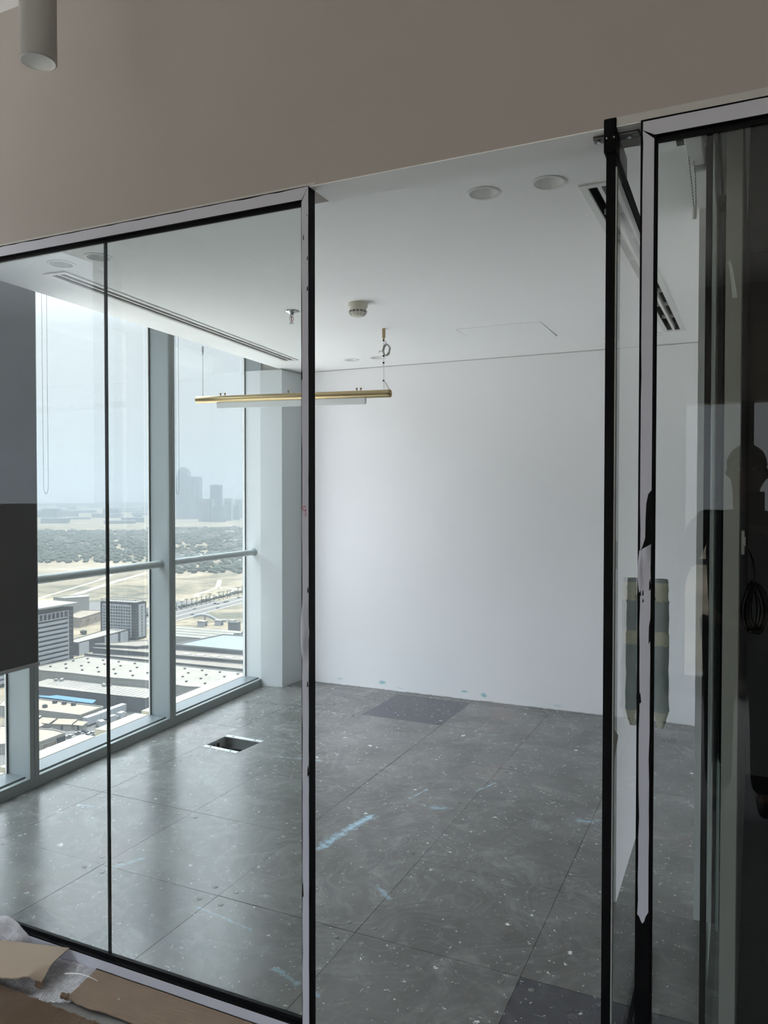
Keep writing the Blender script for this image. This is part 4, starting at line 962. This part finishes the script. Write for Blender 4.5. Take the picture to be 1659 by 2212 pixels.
# office block with white bands (left)
t = thing('office_block', 'tall office block with white horizontal bands, beside the dark blind', 'office block', (-398,330,G))
obj('tower_body', MB().box(-412,-389,296,359.5,G,-69), c_dk, t)
obj('roof_slab', MB().box(-413,-385,290,362,-67.6,-66.6), c_wall, t)
obj('roof_deck', MB().box(-411,-392,300,357,-69,-68.5), c_grey, t)
obj('white_frame', MB().box(-389,-388,296,357,-71.6,-71.0).box(-389,-388,356.4,357.2,G,-71.6).box(-389,-388,296,357,-75.8,-75.2), c_pan, t)
for i in range(13):
    obj('window', MB().box(-389,-388.6,356-3.2*i-2.4,356-3.2*i,-75.2,-71.6), c_dk, t); obj('window_pier', MB().box(-389,-388,356-3.2*i-3.2,356-3.2*i-2.4,-75.2,-71.6), c_pan, t)
for i in range(11): obj('white_band', MB().box(-389,-387.6,296,356.4,-78.6-2.9*i,-77.0-2.9*i), c_pan, t)
obj('corner_glass', MB().box(-389.5,-388.2,357.2,361,G,-69.2), c_dk, t)
for i in range(14): obj('floor_line', MB().box(-389.5,-388.1,357.3,361.05,-72-2.9*i,-71.8-2.9*i), c_wall, t)
# hotel like block with a grid of windows
t = thing('hotel_block', 'grey block with a white facade of many small square windows', 'office block', (-438,462,G))
U = Vector((33,3,0)).normalized(); V = Vector((-U.y,U.x,0)); O_ = Vector((-455.5,451,0))
HB = lambda: MB(lambda p: O_+U*p.x+V*p.y+Vector((0,0,p.z)))
obj('tower_body', HB().box(0,33.5,0,13,G,-81), c_dk, t)
obj('roof_frame', HB().box(1,32,1,12,-81,-80.6).box(0.5,33.5,0,1,-79.2,-78.6).box(.5,33.5,12,13,-79.2,-78.6).box(.5,1.5,0,13,-79.2,-78.6).box(32.5,33.5,0,13,-79.2,-78.6), c_wall, t)
rl = HB()
for i in range(24): rl.box(.6+1.4*i,.8+1.4*i,.2,.4,-81,-79.2)
obj('roof_railing', rl, c_wall, t)
obj('front_panel', HB().box(2.2,29.5,-.5,0,-108,-82.6), c_pan, t)
obj('side_panel', HB().box(33.5,34.0,3.0,10.5,-108,-82.6), c_pan, t)
for r_ in range(10):
    m = HB()
    for i in range(11): m.box(3.1+2.4*i,4.7+2.4*i,-.62,-.45,-85.4-2.4*r_,-84.0-2.4*r_)
    obj('window_row', m, c_dk, t)
    obj('side_window', HB().box(33.9,34.12,6.2,7.4,-85.4-2.4*r_,-84.0-2.4*r_), c_dk, t)
    obj('floor_line', HB().box(-.05,33.56,-.06,13,-86.0-2.4*r_,-85.85-2.4*r_), c_wall, t)
# podium wing
t = hall('podium_wing', 'long low wing with white and dark panels joining the two blocks', [(-429,393),(-442,450),(-425,450),(-418.5,393)], -101, c_white, c_dk, parapet=.4, cat='building')
for k, (a, b) in enumerate(((394,404),(421,436),(439,448))): obj('wall_panel', MB().prism(strip((-418.4-(a-394)*.115,a),(-418.4-(b-394)*.115,b),.5), G, -101.6), c_pan, t)
obj('end_panel', MB().prism(strip((-428,392.8),(-422,392.8),.5), G, -101.6), c_grey, t)
hall('hall_building', 'blank pale grey hall rising behind the banded office block', [(-575,512),(-560,511),(-548,529),(-565,545)], -92, c_white, c_wall, cat='building')
t = hall('villa_block', 'flat roofed beige building between the two office blocks', [(-524,480),(-540,513),(-520,520),(-506,478)], -102, c_bw, c_bw, cat='building')
for i in range(4): obj('window', MB().prism(strip((-506.6-.05*i-3.2*i*.0,480+8*i),(-508.6,483+8*i),.6), -106, -104), c_dk, t)
# trailers, vans, sheds
def trailer_mesh(): return
tr0 = thing('trailer', 'white box trailer parked in the yard below', 'trailer', (-285.4,276,G), 'white box trailers')
def part_local(name, mb, m, t):
    o = obj(name, mb, m, None); o.parent = t; return o
part_local('box', MB().box(-1.6,1.6,-4.4,4.4,.9,4.6), c_pan, tr0); part_local('chassis', MB().box(-1.1,1.1,-4.2,4.2,.45,.9), c_grey, tr0)
for y in (-3,-1.8,3): part_local('wheel', MB().cyl((-1.4,y,.5),(1.4,y,.5),.5,10), c_dk, tr0)
for (x, y, a) in ((-285.8,285.3,.03),(-286.4,294.6,.03)): dup(tr0, (x,y,G), rz=a)
vn = thing('van', 'small white box van parked in the yard below', 'van', (-279.5,284,G), 'white box vans')
part_local('box', MB().box(-1.2,1.2,-2.6,1.2,.6,3.3), c_pan, vn); part_local('cab', MB().box(-1.1,1.1,1.2,2.9,.6,2.3), c_wall, vn); part_local('windscreen', MB().add([(-1,2.91,1.5),(1,2.91,1.5),(1,2.6,2.31),(-1,2.6,2.31)],[(0,1,2,3)]), c_dk, vn)
for y in (-1.6,1.9): part_local('wheel', MB().cyl((-1.15,y,.4),(1.15,y,.4),.4,10), c_dk, vn)
for (x, y, a) in ((-280,290.5,.2),(-278.5,275,1.2)): dup(vn, (x,y,G), rz=a)
for k, (x, y, w, d, h, a) in enumerate(((-303,264,7,5,2.6,.2),(-292.5,266,9,5,2.8,.3),(-312,264.5,6,3.5,3.,.1),(-311,258,6,5,2.4,.5),(-301,257,5,4,2.2,-.3),(-284.5,268,5,3,2.5,.1))):
    s = thing('site_cabin', ['cream cabin with a tilted roof beside the parked trailers','low cream cabin with an open front in the yard','small cabin against the cream roofed hall','pale cabin near the bottom left of the yard','little pale cabin among the yard clutter','narrow cabin beside the trailers'][k], 'cabin', (x,y,G))
    s.rotation_euler.z = a
    part_local('walls', MB().box(-w/2,w/2,-d/2,d/2,0,h), c_wall, s)
    part_local('roof', MB().add([(-w/2-.4,-d/2-.4,h),(w/2+.4,-d/2-.4,h),(w/2+.4,d/2+.4,h+.9),(-w/2-.4,d/2+.4,h+.9),(-w/2-.4,-d/2-.4,h-.15),(w/2+.4,-d/2-.4,h-.15),(w/2+.4,d/2+.4,h+.75),(-w/2-.4,d/2+.4,h+.75)],[(0,1,2,3),(7,6,5,4),(0,4,5,1),(1,5,6,2),(2,6,7,3),(3,7,4,0)]), c_beige, s)
    part_local('door', MB().box(-.5,.5,-d/2-.05,-d/2,0,2), c_dk, s)
# cars
def car_mb():
    return MB().box(-.88,.88,-2.2,2.2,.28,.85)
def cab_mb():
    return MB().add([(-.82,-1.5,.85),(.82,-1.5,.85),(.82,1.0,.85),(-.82,1.0,.85),(-.68,-1.05,1.42),(.68,-1.05,1.42),(.68,.35,1.42),(-.68,.35,1.42)],[(4,5,6,7),(0,1,5,4),(1,2,6,5),(2,3,7,6),(3,0,4,7)])
car_cols = [cm('car_white',(.75,.75,.75),.4), cm('car_silver',(.42,.43,.45),.4), cm('car_dark',(.06,.06,.07),.4), cm('car_sand',(.5,.45,.38),.4)]
protos = []
def car(x, y, a, k, label, group):
    key = (k, label)
    for kk_, r0 in protos:
        if kk_ == key: return dup(r0, (x,y,G+.08), rz=a)
    c = thing('car', label, 'car', (x,y,G+.08), group); c.rotation_euler.z = a
    part_local('body', car_mb(), car_cols[k], c); part_local('cabin_glass', cab_mb(), c_dk, c)
    part_local('roof_panel', MB().box(-.66,.66,-1.0,.3,1.42,1.46), car_cols[k], c)
    protos.append((key, c)); return c
q = random.Random(5)
CL = ['white car parked','silver car parked','dark car parked','sand coloured car parked']
for row, (x, y) in enumerate(((-266.3,228),(-272,229),(-272.6,255.8),(-278.4,256.2))):
    for i in range((12,9,4,4)[row]):
        if q.random() < .12: continue
        k = q.choice((0,0,0,1,1,2,3)); car(x-.10*i+q.uniform(-.2,.2), y+2.9*i*.95, PI/2+.10+q.uniform(-.04,.04), k, CL[k]+' in the yard rows below the window', 'cars parked in the yard')
car(-271,296,.9,1,'silver car standing alone by the dark shed wall',None)
for row in range(5):
    for i in range(9):
        if q.random() < .15: continue
        k = q.choice((0,0,1,1,2,3)); car(-505-7*row-2.6*i*.4, 560+13*row*.4+5*i*1.1, .6+PI/2, k, CL[k]+' in the big lot beside the road', 'cars in the far lot')
for i in range(14):
    k = q.choice((0,1,2,3)); s = q.uniform(.18,1); ln = q.choice((-452-2.5,-452+2.5,-466-2.5,-466+2.5)); car(ln-34*s, 430+310*s, .11, k, CL[k].replace('parked','driving')+' on the wide road', 'cars on the road')
# greenery
def crown_mb(seed, r=1., sub=1, jit=.28):
    bm = bmesh.new(); bmesh.ops.create_icosphere(bm, subdivisions=sub, radius=r)
    for v in bm.verts:
        n = mnoise.noise(v.co*1.4+Vector((seed*3.1,seed,0)))
        v.co *= 1+jit*1.6*n; v.co.z *= .78
    vs = [tuple(v.co) for v in bm.verts]; fs = [tuple(v.index for v in f.verts) for f in bm.faces]; bm.free(); return vs, fs
CR = [crown_mb(i) for i in range(5)]
CR2 = [crown_mb(i+9, 1., 3, .4) for i in range(2)]
tree_me = []
for i in range(5):
    m = MB(); m.add([(v[0],v[1],v[2]*.9+.62) for v in CR[i][0]], CR[i][1]); m.add([(v[0]*.6+.5,v[1]*.6-.3,v[2]*.55+.42) for v in CR[(i+1)%5][0]], CR[i][1]); m.cyl((0,0,0),(0,0,.5),.10,5)
    tree_me.append(mesh('tree', m, c_tree))
def polar(az, fwd):
    # az: degrees left of the room's depth axis, fwd: metres along the camera's forward axis
    a = R(az); d = fwd/math.cos(a-R(24.87)); return (1.23-d*math.sin(a), -2.41+d*math.cos(a))
q = random.Random(11); nt_ = 0
cand = []; TAKEN = []; TS = []
while len(cand) < 270:
    az = q.choice((q.uniform(35.2,40.1), q.uniform(41.8,49.2), q.uniform(41.8,49.2))); near, far = (1285, 1900) if az > 41 else (1110, 1900)
    f = near + (far-near)*q.random()**2.0
    x, y = polar(az, f); s = q.uniform(3.6,6.2)
    if any((x-a)**2+(y-b)**2 < (c+s*1.5)**2 for a, b, c in TAKEN): continue
    TAKEN.append((x, y, s*1.5)); TS.append(s); cand.append((f, az))
for f, az in cand:
    x, y = polar(az, f); s = TS[nt_]
    o = bpy.data.objects.new('tree', tree_me[nt_ % 5]); COL.objects.link(o); o.location = (x,y,G); o.scale = (s*1.1,s*1.1,s*.85); o.rotation_euler.z = q.uniform(0,6); nt_ += 1
    tag(o, 'dark green tree %s the woods, seen through the %s' % ('at the near edge of' if f < (1400 if az > 41 else 1230) else 'inside', 'window between mullions' if az > 41 else 'corner window'), 'tree', 'trees in the wooded belt')
for k in range(46):
    s = q.uniform(.8,1.7)
    for _try in range(60):
        az = q.choice((q.uniform(35.2,40.1), q.uniform(41.8,49.2))); f = q.uniform(1330,2500) if az > 41 else q.uniform(1180,2700); x, y = polar(az, f)
        if not any((x-a)**2+(y-b)**2 < (c+9*s)**2 for a, b, c in TAKEN): break
    TAKEN.append((x,y,9*s)); vl = 'small pale villa among the trees, seen through the ' + ('window between the mullions' if az > 41 else 'corner window')
    if k == 0:
        v0 = thing('villa', vl, 'villa', (x,y,G), 'villas among the trees')
        part_local('walls', MB().box(-7,7,-5,5,0,6), c_pan, v0); part_local('roof', MB().box(-7.5,7.5,-5.5,5.5,6,6.6).box(-3,3,-2.5,2.5,6.6,9), c_white, v0)
        v0.rotation_euler.z = q.uniform(0,1.5)
    else: dup(v0, (x,y,G), vl, rz=q.uniform(0,1.5), scale=(s*1.3,s,s*.8))
x, y = polar(33.4,1108); rv = thing('red_roof_villa', 'house with a red tiled roof at the edge of the trees, corner window', 'villa', (x,y,G))
part_local('walls', MB().box(-11,11,-6,6,0,7), c_bw, rv); part_local('roof', MB().add([(-12,-7,7),(12,-7,7),(12,7,7),(-12,7,7),(-7,0,11),(7,0,11)],[(0,1,5,4),(1,2,5),(2,3,4,5),(3,0,4),(3,2,1,0)]), c_red, rv)
wm = MB()
for k in range(7000):
    az = q.uniform(33,51); near, far = (1300, 2450) if az > 42 else (1120, 2700)
    f = near + (far-near)*q.random()**1.2
    if mnoise.noise(Vector((az*.9, f*.006, 2))) < -.30: continue
    x, y = polar(az, f); s = q.uniform(3.2,6.4)
    if any((x-a)**2+(y-b)**2 < (c+s*1.5)**2 for a, b, c in TAKEN): continue
    vs, fs = CR[k % 5]; wm.add([(x+v[0]*s*1.2, y+v[1]*s*1.2, G+s*.55+v[2]*s*.8) for v in vs], fs)
tag(obj('woodland', wm, c_tree), 'belt of countless small dark trees beyond the sandy field', 'woodland', kind='stuff')
for k, (az, f, s, lab) in enumerate(((40.75,862,7.5,'big dark bush standing alone in the sand beside the mullion'),(40.6,1026,6.,'round bush at the far edge of the sandy field'))):
    x, y = polar(az, f); b = thing('bush', lab, 'bush', (x,y,G)); vs, fs = CR2[k]
    part_local('foliage', MB().add([(v[0]*s*1.1,v[1]*s*1.1,v[2]*s+s*.7) for v in vs], fs), c_tree, b); part_local('stem', MB().cyl((0,0,0),(0,0,s*.5),.5,6), c_trunk, b)
# palms and trees along the road
pm_ = MB(); pm_.cyl((0,0,0),(0,0,7),.28,6)
pf = MB()
for i in range(9):
    a = 2*PI*i/9; c, s = math.cos(a), math.sin(a); w = .35
    pf.add([(0,0,7.1),(1.3*c-w*s,1.3*s+w*c,7.8),(1.3*c+w*s,1.3*s-w*c,7.8),(2.9*c,2.9*s,6.4)],[(0,2,3,1)])
p0 = thing('palm_tree', 'palm tree in the row along the wide road', 'palm', (-483,500,G), 'palms along the road')
part_local('trunk', pm_, c_trunk, p0); part_local('fronds', pf, c_tree, p0)
for i in range(1, 26):
    s = i/26; sc = q.uniform(.8,1.25); dup(p0, (-483-32*s+q.uniform(-.8,.8), 500+232*s, G), rz=q.uniform(0,6), scale=(sc,sc,sc))
for i in range(30):
    s = i/30; z = q.uniform(2.1,3.0); o = bpy.data.objects.new('street_tree', tree_me[i%5]); COL.objects.link(o); o.location = (-494-33*s+q.uniform(-.8,.8), 530+225*s, G); o.scale = (z,z,z*.9)
    tag(o, 'rounded tree beside the palms along the wide road', 'tree', 'trees along the road')
for i, (x, y, s) in enumerate(((-484,443,3.6),(-494,452,3.8),(-480,457,3.2),(-499,440,3.4),(-474,436,3.0),(-507,458,3.6))):
    o = bpy.data.objects.new('garden_tree', tree_me[i%5]); COL.objects.link(o); o.location = (x,y,G); o.scale = (s,s,s*.9)
    tag(o, 'tree in the green court between the two office blocks', 'tree', 'trees between the office blocks')
# footbridge, gatehouse
fbg = thing('footbridge', 'curved pale canopy of a footbridge beside the road', 'footbridge', (-425,545,G))
obj('canopy', MB().tube([(-436+22*t,540+18*t,G+1+6*math.sin(PI*min(1,t+.25))) for t in [k/10 for k in range(11)]], 1.2, 8), c_pan, fbg)
obj('pier', MB().cyl((-428,546,G),(-428,546,G+6),.8,8), c_wall, fbg)
for k, (x, y, w) in enumerate(((-418,530,7),(-408,540,6),(-398,545,5))):
    g_ = thing('gatehouse', ['left one','middle one','right one'][k]+' of the small white kiosks beside the road', 'kiosk', (x,y,G))
    obj('walls', MB().box(x-w/2,x+w/2,y-2.5,y+2.5,G,G+4), c_pan, g_); obj('roof', MB().box(x-w/2-.6,x+w/2+.6,y-3,y+3,G+4,G+4.5), c_white, g_)
    obj('door', MB().box(x+w/2,x+w/2+.1,y-.7,y+.7,G,G+2.6), c_dk, g_)
# hazy towers
def tower(label, p, q_, h, m, crown=None, depth=50, group=None):
    p = Vector((*p,0)); q_ = Vector((*q_,0)); d = (q_-p); n = Vector((-d.y,d.x,0)).normalized()*depth
    if n.dot(Vector((-1,1,0))) < 0: n = -n
    t = thing('tower', label, 'tower', (*((p+q_)/2).xy, G), group)
    quad = lambda a,b: [tuple((p+d*a).xy), tuple((p+d*b).xy), tuple((p+d*b+n).xy), tuple((p+d*a+n).xy)]
    obj('shaft', MB().prism(quad(0,1), G, G+h), m, t)
    nb_ = 5
    for i in range(1, nb_):
        a = i/nb_; obj('rib', MB().prism([tuple((p+d*(a-.02)-n*.03).xy), tuple((p+d*(a+.02)-n*.03).xy), tuple((p+d*(a+.02)).xy), tuple((p+d*(a-.02)).xy)], G, G+h*.96), c_towl if m is c_tow else c_tow, t)
    if crown:
        for (a, b, z0, z1) in crown: obj('crown', MB().prism(quad(a,b), G+h*z0, G+h*z1), m, t)
    return t
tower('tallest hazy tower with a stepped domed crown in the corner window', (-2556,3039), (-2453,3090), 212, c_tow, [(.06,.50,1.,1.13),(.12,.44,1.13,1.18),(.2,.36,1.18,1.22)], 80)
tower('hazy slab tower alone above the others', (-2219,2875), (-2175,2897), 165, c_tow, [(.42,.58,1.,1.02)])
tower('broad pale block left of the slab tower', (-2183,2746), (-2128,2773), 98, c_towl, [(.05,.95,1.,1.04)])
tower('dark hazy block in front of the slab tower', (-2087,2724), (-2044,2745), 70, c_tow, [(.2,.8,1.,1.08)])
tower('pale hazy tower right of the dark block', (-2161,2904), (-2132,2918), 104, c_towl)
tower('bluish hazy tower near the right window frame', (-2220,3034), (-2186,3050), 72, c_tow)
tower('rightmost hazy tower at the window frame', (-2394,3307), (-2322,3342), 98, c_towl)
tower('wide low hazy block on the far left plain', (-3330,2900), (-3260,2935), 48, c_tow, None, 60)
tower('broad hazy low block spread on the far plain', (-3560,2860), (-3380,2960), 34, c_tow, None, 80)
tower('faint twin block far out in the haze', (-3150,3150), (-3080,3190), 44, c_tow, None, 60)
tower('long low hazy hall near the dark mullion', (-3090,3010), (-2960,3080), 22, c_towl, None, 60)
FB = [(-2500,3100,160),(-2190,2890,80),(-2150,2770,70),(-2060,2740,70),(-2145,2915,60),(-2200,3045,60),(-2360,3330,110),(-3295,2920,110),(-3470,2910,250),(-3115,3170,110),(-3025,3050,180)]
for k in range(70):
    h = q.uniform(8,34)
    for _try in range(80):
        az = q.choice((q.uniform(35.2,40.1), q.uniform(41.8,49.2))); f = q.uniform(3600 if az < 41 else 3100,9000); x, y = polar(az, f); w = q.uniform(40,160)
        if not any(math.hypot(x-a, y-b) < (w+c)*.6+10 for a, b, c in FB): break
    FB.append((x,y,w))
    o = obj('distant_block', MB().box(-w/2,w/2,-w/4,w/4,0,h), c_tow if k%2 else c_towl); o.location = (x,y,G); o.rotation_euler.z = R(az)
    tag(o, 'far low building almost lost in the haze of the ' + ('window between the mullions' if az > 41 else 'corner window'), 'building', 'far low buildings in the haze')
hz = MB(); hp = [polar(a, 9500) for a in range(28,57)]
hz.add([(x,y,G) for x,y in hp]+[(x,y,G+40+70*abs(mnoise.noise(Vector((i*.4,0,0))))) for i,(x,y) in enumerate(hp)], [(i,i+1,len(hp)+i+1,len(hp)+i) for i in range(len(hp)-1)])
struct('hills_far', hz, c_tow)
# masts
for k, (az, f, h) in enumerate(((44.5,1340,26),(33.9,760,30))):
    x, y = polar(az, f); m_ = thing('light_mast', ['tall thin pole standing in the wooded belt','tall thin lamp mast beside the road in the corner window'][k], 'mast', (x,y,G))
    obj('pole', MB().cyl((x,y,G),(x,y,G+h),.35,6), c_wall, m_); obj('lamp_head', MB().box(x-1.4,x+1.4,y-.4,y+.4,G+h,G+h+.5), c_wall, m_)
# haze over the plain
hv = bpy.data.materials.new('haze_air'); hv.use_nodes = True; hv.node_tree.nodes.clear()
_o = N(hv.node_tree,'OutputMaterial'); _v = N(hv.node_tree,'VolumeScatter'); _v.inputs['Color'].default_value = (.240,.268,.290,1); _v.inputs['Density'].default_value = HAZE; _v.inputs['Anisotropy'].default_value = .0
_ab = N(hv.node_tree,'VolumeAbsorption'); _ab.inputs['Color'].default_value = (.240,.268,.290,1); _ab.inputs['Density'].default_value = HAZE
_ad = N(hv.node_tree,'AddShader'); hv.node_tree.links.new(_v.outputs[0], _ad.inputs[0]); hv.node_tree.links.new(_ab.outputs[0], _ad.inputs[1])
hv.node_tree.links.new(_ad.outputs[0], _o.inputs['Volume'])
tag(obj('haze', MB().box(-15500,-60,-3000,15500,G-2,230), hv), 'pale haze hanging over the plain and the far towers', 'haze', kind='stuff')
# ------------------------------------------------------------ the photographer, seen only as a dim mirror image in the glass
m_skin = pm('skin', (.42,.27,.19), .5, var=.05, scale=30); m_hair = pm('dark_hair', (.012,.010,.009), .5, var=.3, scale=60)
m_shirt = pm('dark_tshirt', (.022,.022,.024), .85, var=.15, scale=25, bump=.1); m_trs = pm('dark_trousers', (.03,.032,.04), .85, var=.15, scale=25); m_shoe = pm('dark_shoes', (.015,.015,.015), .5)
PB = Vector((1.25,-2.80,0)); HD = Vector((0.012,.035,0))
def skin(name, vs, es, m, parent, root=0, sub=2):
    me = bpy.data.meshes.new(name); me.from_pydata([Vector(v[:3]) for v in vs], es, []); me.materials.append(m)
    o = bpy.data.objects.new(name, me); COL.objects.link(o)
    if parent: o.parent = parent; o.matrix_parent_inverse = BASE[parent.name].inverted()
    BASE[o.name] = Matrix()
    md = o.modifiers.new('skin', 'SKIN'); md.use_smooth_shade = True
    for i, v in enumerate(vs):
        r = v[3]; d = me.skin_vertices[0].data[i]; d.radius = r if isinstance(r, tuple) else (r, r); d.use_root = (i == root)
    s = o.modifiers.new('smooth', 'SUBSURF'); s.levels = sub; s.render_levels = sub
    return o
ps = thing('person', 'person in a dark t-shirt holding up a phone, seen mirrored in the right glass', 'person', (1.25,-2.80,0))
V_ = []; E_ = []
def chain(pts, start=None):
    idx = start
    for p in pts:
        V_.append(p); k = len(V_)-1
        if idx is not None: E_.append((idx, k))
        idx = k
    return idx
pel = chain([(1.25,-2.80,.96,(.155,.105))]); che = chain([(1.25,-2.80,1.12,(.145,.10)),(1.25,-2.795,1.30,(.17,.11)),(1.25,-2.79,1.41,(.13,.09))], pel)
nk = chain([(1.255,-2.785,1.49,.062),(1.258,-2.77,1.56,.058)], che)
hdv = chain([(1.262,-2.755,1.63,(.066,.078)),(1.262,-2.765,1.70,(.078,.098)),(1.262,-2.775,1.765,(.066,.082))], nk)
chain([(1.262,-2.672,1.665,.012),(1.262,-2.648,1.652,.011)], hdv-1)     # nose
for s in (-1,1): chain([(1.262+s*.080,-2.775,1.675,(.010,.022)),(1.262+s*.092,-2.785,1.690,(.008,.020))], hdv-1)
def arm(sx, el, wr):
    sh = chain([(1.25+sx*.17,-2.795,1.425,.062),(1.25+sx*.205,-2.795,1.39,.054)], che)
    e = chain([(*((Vector((1.25+sx*.205,-2.795,1.39))+Vector(el))/2),.046),(*el,.038)], sh)
    return chain([(*((Vector(el)*.6+Vector(wr)*.4)),.037),(*wr,.025)], e)
def hand(w, fwd, side, curl, thumb):
    f = Vector(fwd).normalized(); s = Vector(side).normalized(); n = f.cross(s)
    W0 = Vector(V_[w][:3]); pm2 = chain([(*(W0+f*.045),(.030,.016))], w)
    for k, (o, L) in enumerate(((-.027,.066),(-.009,.076),(.009,.071),(.027,.055))):
        b = W0+f*.085+s*o; c1 = curl
        p1 = b+(f*math.cos(c1*.4)-n*math.sin(c1*.4))*L*.45; p2 = p1+(f*math.cos(c1)-n*math.sin(c1))*L*.32; p3 = p2+(f*math.cos(c1*1.5)-n*math.sin(c1*1.5))*L*.25
        chain([(*b,.0095),(*p1,.0088),(*p2,.0080),(*p3,.0068)], pm2)
    t0 = W0+f*.035+s*thumb*.030; chain([(*t0,.012),(*(t0+s*thumb*.022+f*.025),.0105),(*(t0+s*thumb*.020+f*.052-n*.008),.0085)], w)
wl = arm(-1, (.955,-2.83,1.155), (.925,-2.74,.93)); hand(wl, (0,.12,-1), (0,1,0), .5, 1)
wr_ = arm(1, (1.50,-2.72,1.17), (1.375,-2.53,1.375)); hand(wr_, (-.62,.25,.55), (0.55,0,.65), .95, 1)
for s in (-1,1): chain([(1.25+s*.095,-2.80,.88,.088),(1.25+s*.105,-2.795,.50,.056),(1.25+s*.105,-2.81,.28,.052),(1.25+s*.105,-2.82,.09,.036),(1.25+s*.115,-2.70,.035,.034)], pel)
body = skin('body', V_, E_, m_skin, ps, pel)
# clothes
V_ = []; E_ = []
a = chain([(1.25,-2.80,.90,(.180,.128)),(1.25,-2.80,1.10,(.170,.122)),(1.25,-2.795,1.30,(.192,.130)),(1.25,-2.79,1.425,(.145,.105)),(1.254,-2.787,1.478,(.078,.074))])
for s, el in ((-1,(.955,-2.83,1.155)),(1,(1.50,-2.72,1.17))):
    S0 = Vector((1.25+s*.205,-2.795,1.39)); Ee = Vector(el)
    chain([(1.25+s*.165,-2.795,1.425,.078),(*S0,.070),(*(S0*.45+Ee*.55),.062),(*(S0*.2+Ee*.8),.060)], 3)
skin('tshirt', V_, E_, m_shirt, ps)
V_ = []; E_ = []
a = chain([(1.25,-2.80,.95,(.172,.124))])
for s in (-1,1): chain([(1.25+s*.095,-2.80,.86,.105),(1.25+s*.105,-2.795,.50,.076),(1.25+s*.105,-2.815,.07,.066)], a)
skin('trousers', V_, E_, m_trs, ps)
for s in (-1,1):
    V_ = []; E_ = []; chain([(1.25+s*.105,-2.85,.048,(.042,.046)),(1.25+s*.112,-2.76,.045,(.045,.042)),(1.25+s*.118,-2.66,.035,(.040,.032))]); skin('shoe', V_, E_, m_shoe, ps)
def hairf(u, v):
    a = 2*PI*u; el = R(-8)+R(98)*v
    front = max(0, math.sin(a)); e2 = el if True else el
    lo = R(28)*front + R(-30)*max(0,-math.sin(a)); e2 = lo+(PI/2-lo)*v
    r = 1.0+.05*mnoise.noise(Vector((math.cos(a)*6,math.sin(a)*6,v*9)))
    return (1.262+.091*r*math.cos(e2)*math.cos(a), -2.775+.109*r*math.cos(e2)*math.sin(a), 1.715+.100*r*math.sin(e2))
obj('hair', MB().grid(36,12,hairf), m_hair, ps, smooth=True)
for s in (-1,1):
    e = obj('eye', MB().lathe([(0,.012),(.009,.008),(.012,0),(.009,-.008),(0,-.012)], (1.262+s*.032,-2.676,1.690), 10), m_white, ps, smooth=True)
    obj('eyebrow', MB().tube([(1.262+s*.016,-2.662,1.712),(1.262+s*.034,-2.662,1.717),(1.262+s*.052,-2.672,1.710)], .004, 6), m_hair, ps)
obj('mouth', MB().tube([(1.236,-2.676,1.618),(1.250,-2.668,1.616),(1.274,-2.668,1.616),(1.288,-2.676,1.618)], .005, 6), pm('lips',(.36,.15,.13),.5), ps)
gl_ = obj('glasses', MB().tube([(1.262+.052+.0*0,-2.655,1.690)]+[(1.262+.033+.020*math.cos(t),-2.652,1.690+.016*math.sin(t)) for t in [2*PI*i/12 for i in range(13)]], .0022, 5).tube([(1.262-.033+.020*math.cos(t),-2.652,1.690+.016*math.sin(t)) for t in [2*PI*i/12 for i in range(13)]], .0022, 5).tube([(1.249,-2.650,1.693),(1.275,-2.650,1.693)],.002,5).tube([(1.318,-2.655,1.694),(1.350,-2.72,1.694),(1.350,-2.79,1.69)],.002,5).tube([(1.206,-2.655,1.694),(1.174,-2.72,1.694),(1.174,-2.79,1.69)],.002,5), m_black, ps)
ph = thing('phone', 'dark phone held up by the mirrored person', 'phone', (1.300,-2.462,1.50))
obj('case', MB().box(1.258,1.335,-2.466,-2.457,1.425,1.580), m_black, ph, bevel=.004)
obj('screen', MB().box(1.261,1.332,-2.4675,-2.4665,1.429,1.576), pm('phone_screen',(.02,.02,.022),.1), ph)
obj('lens', MB().cyl((1.318,-2.457,1.562),(1.318,-2.455,1.562),.006,12), pm('lens_glass',(.01,.01,.015),.05), ph)
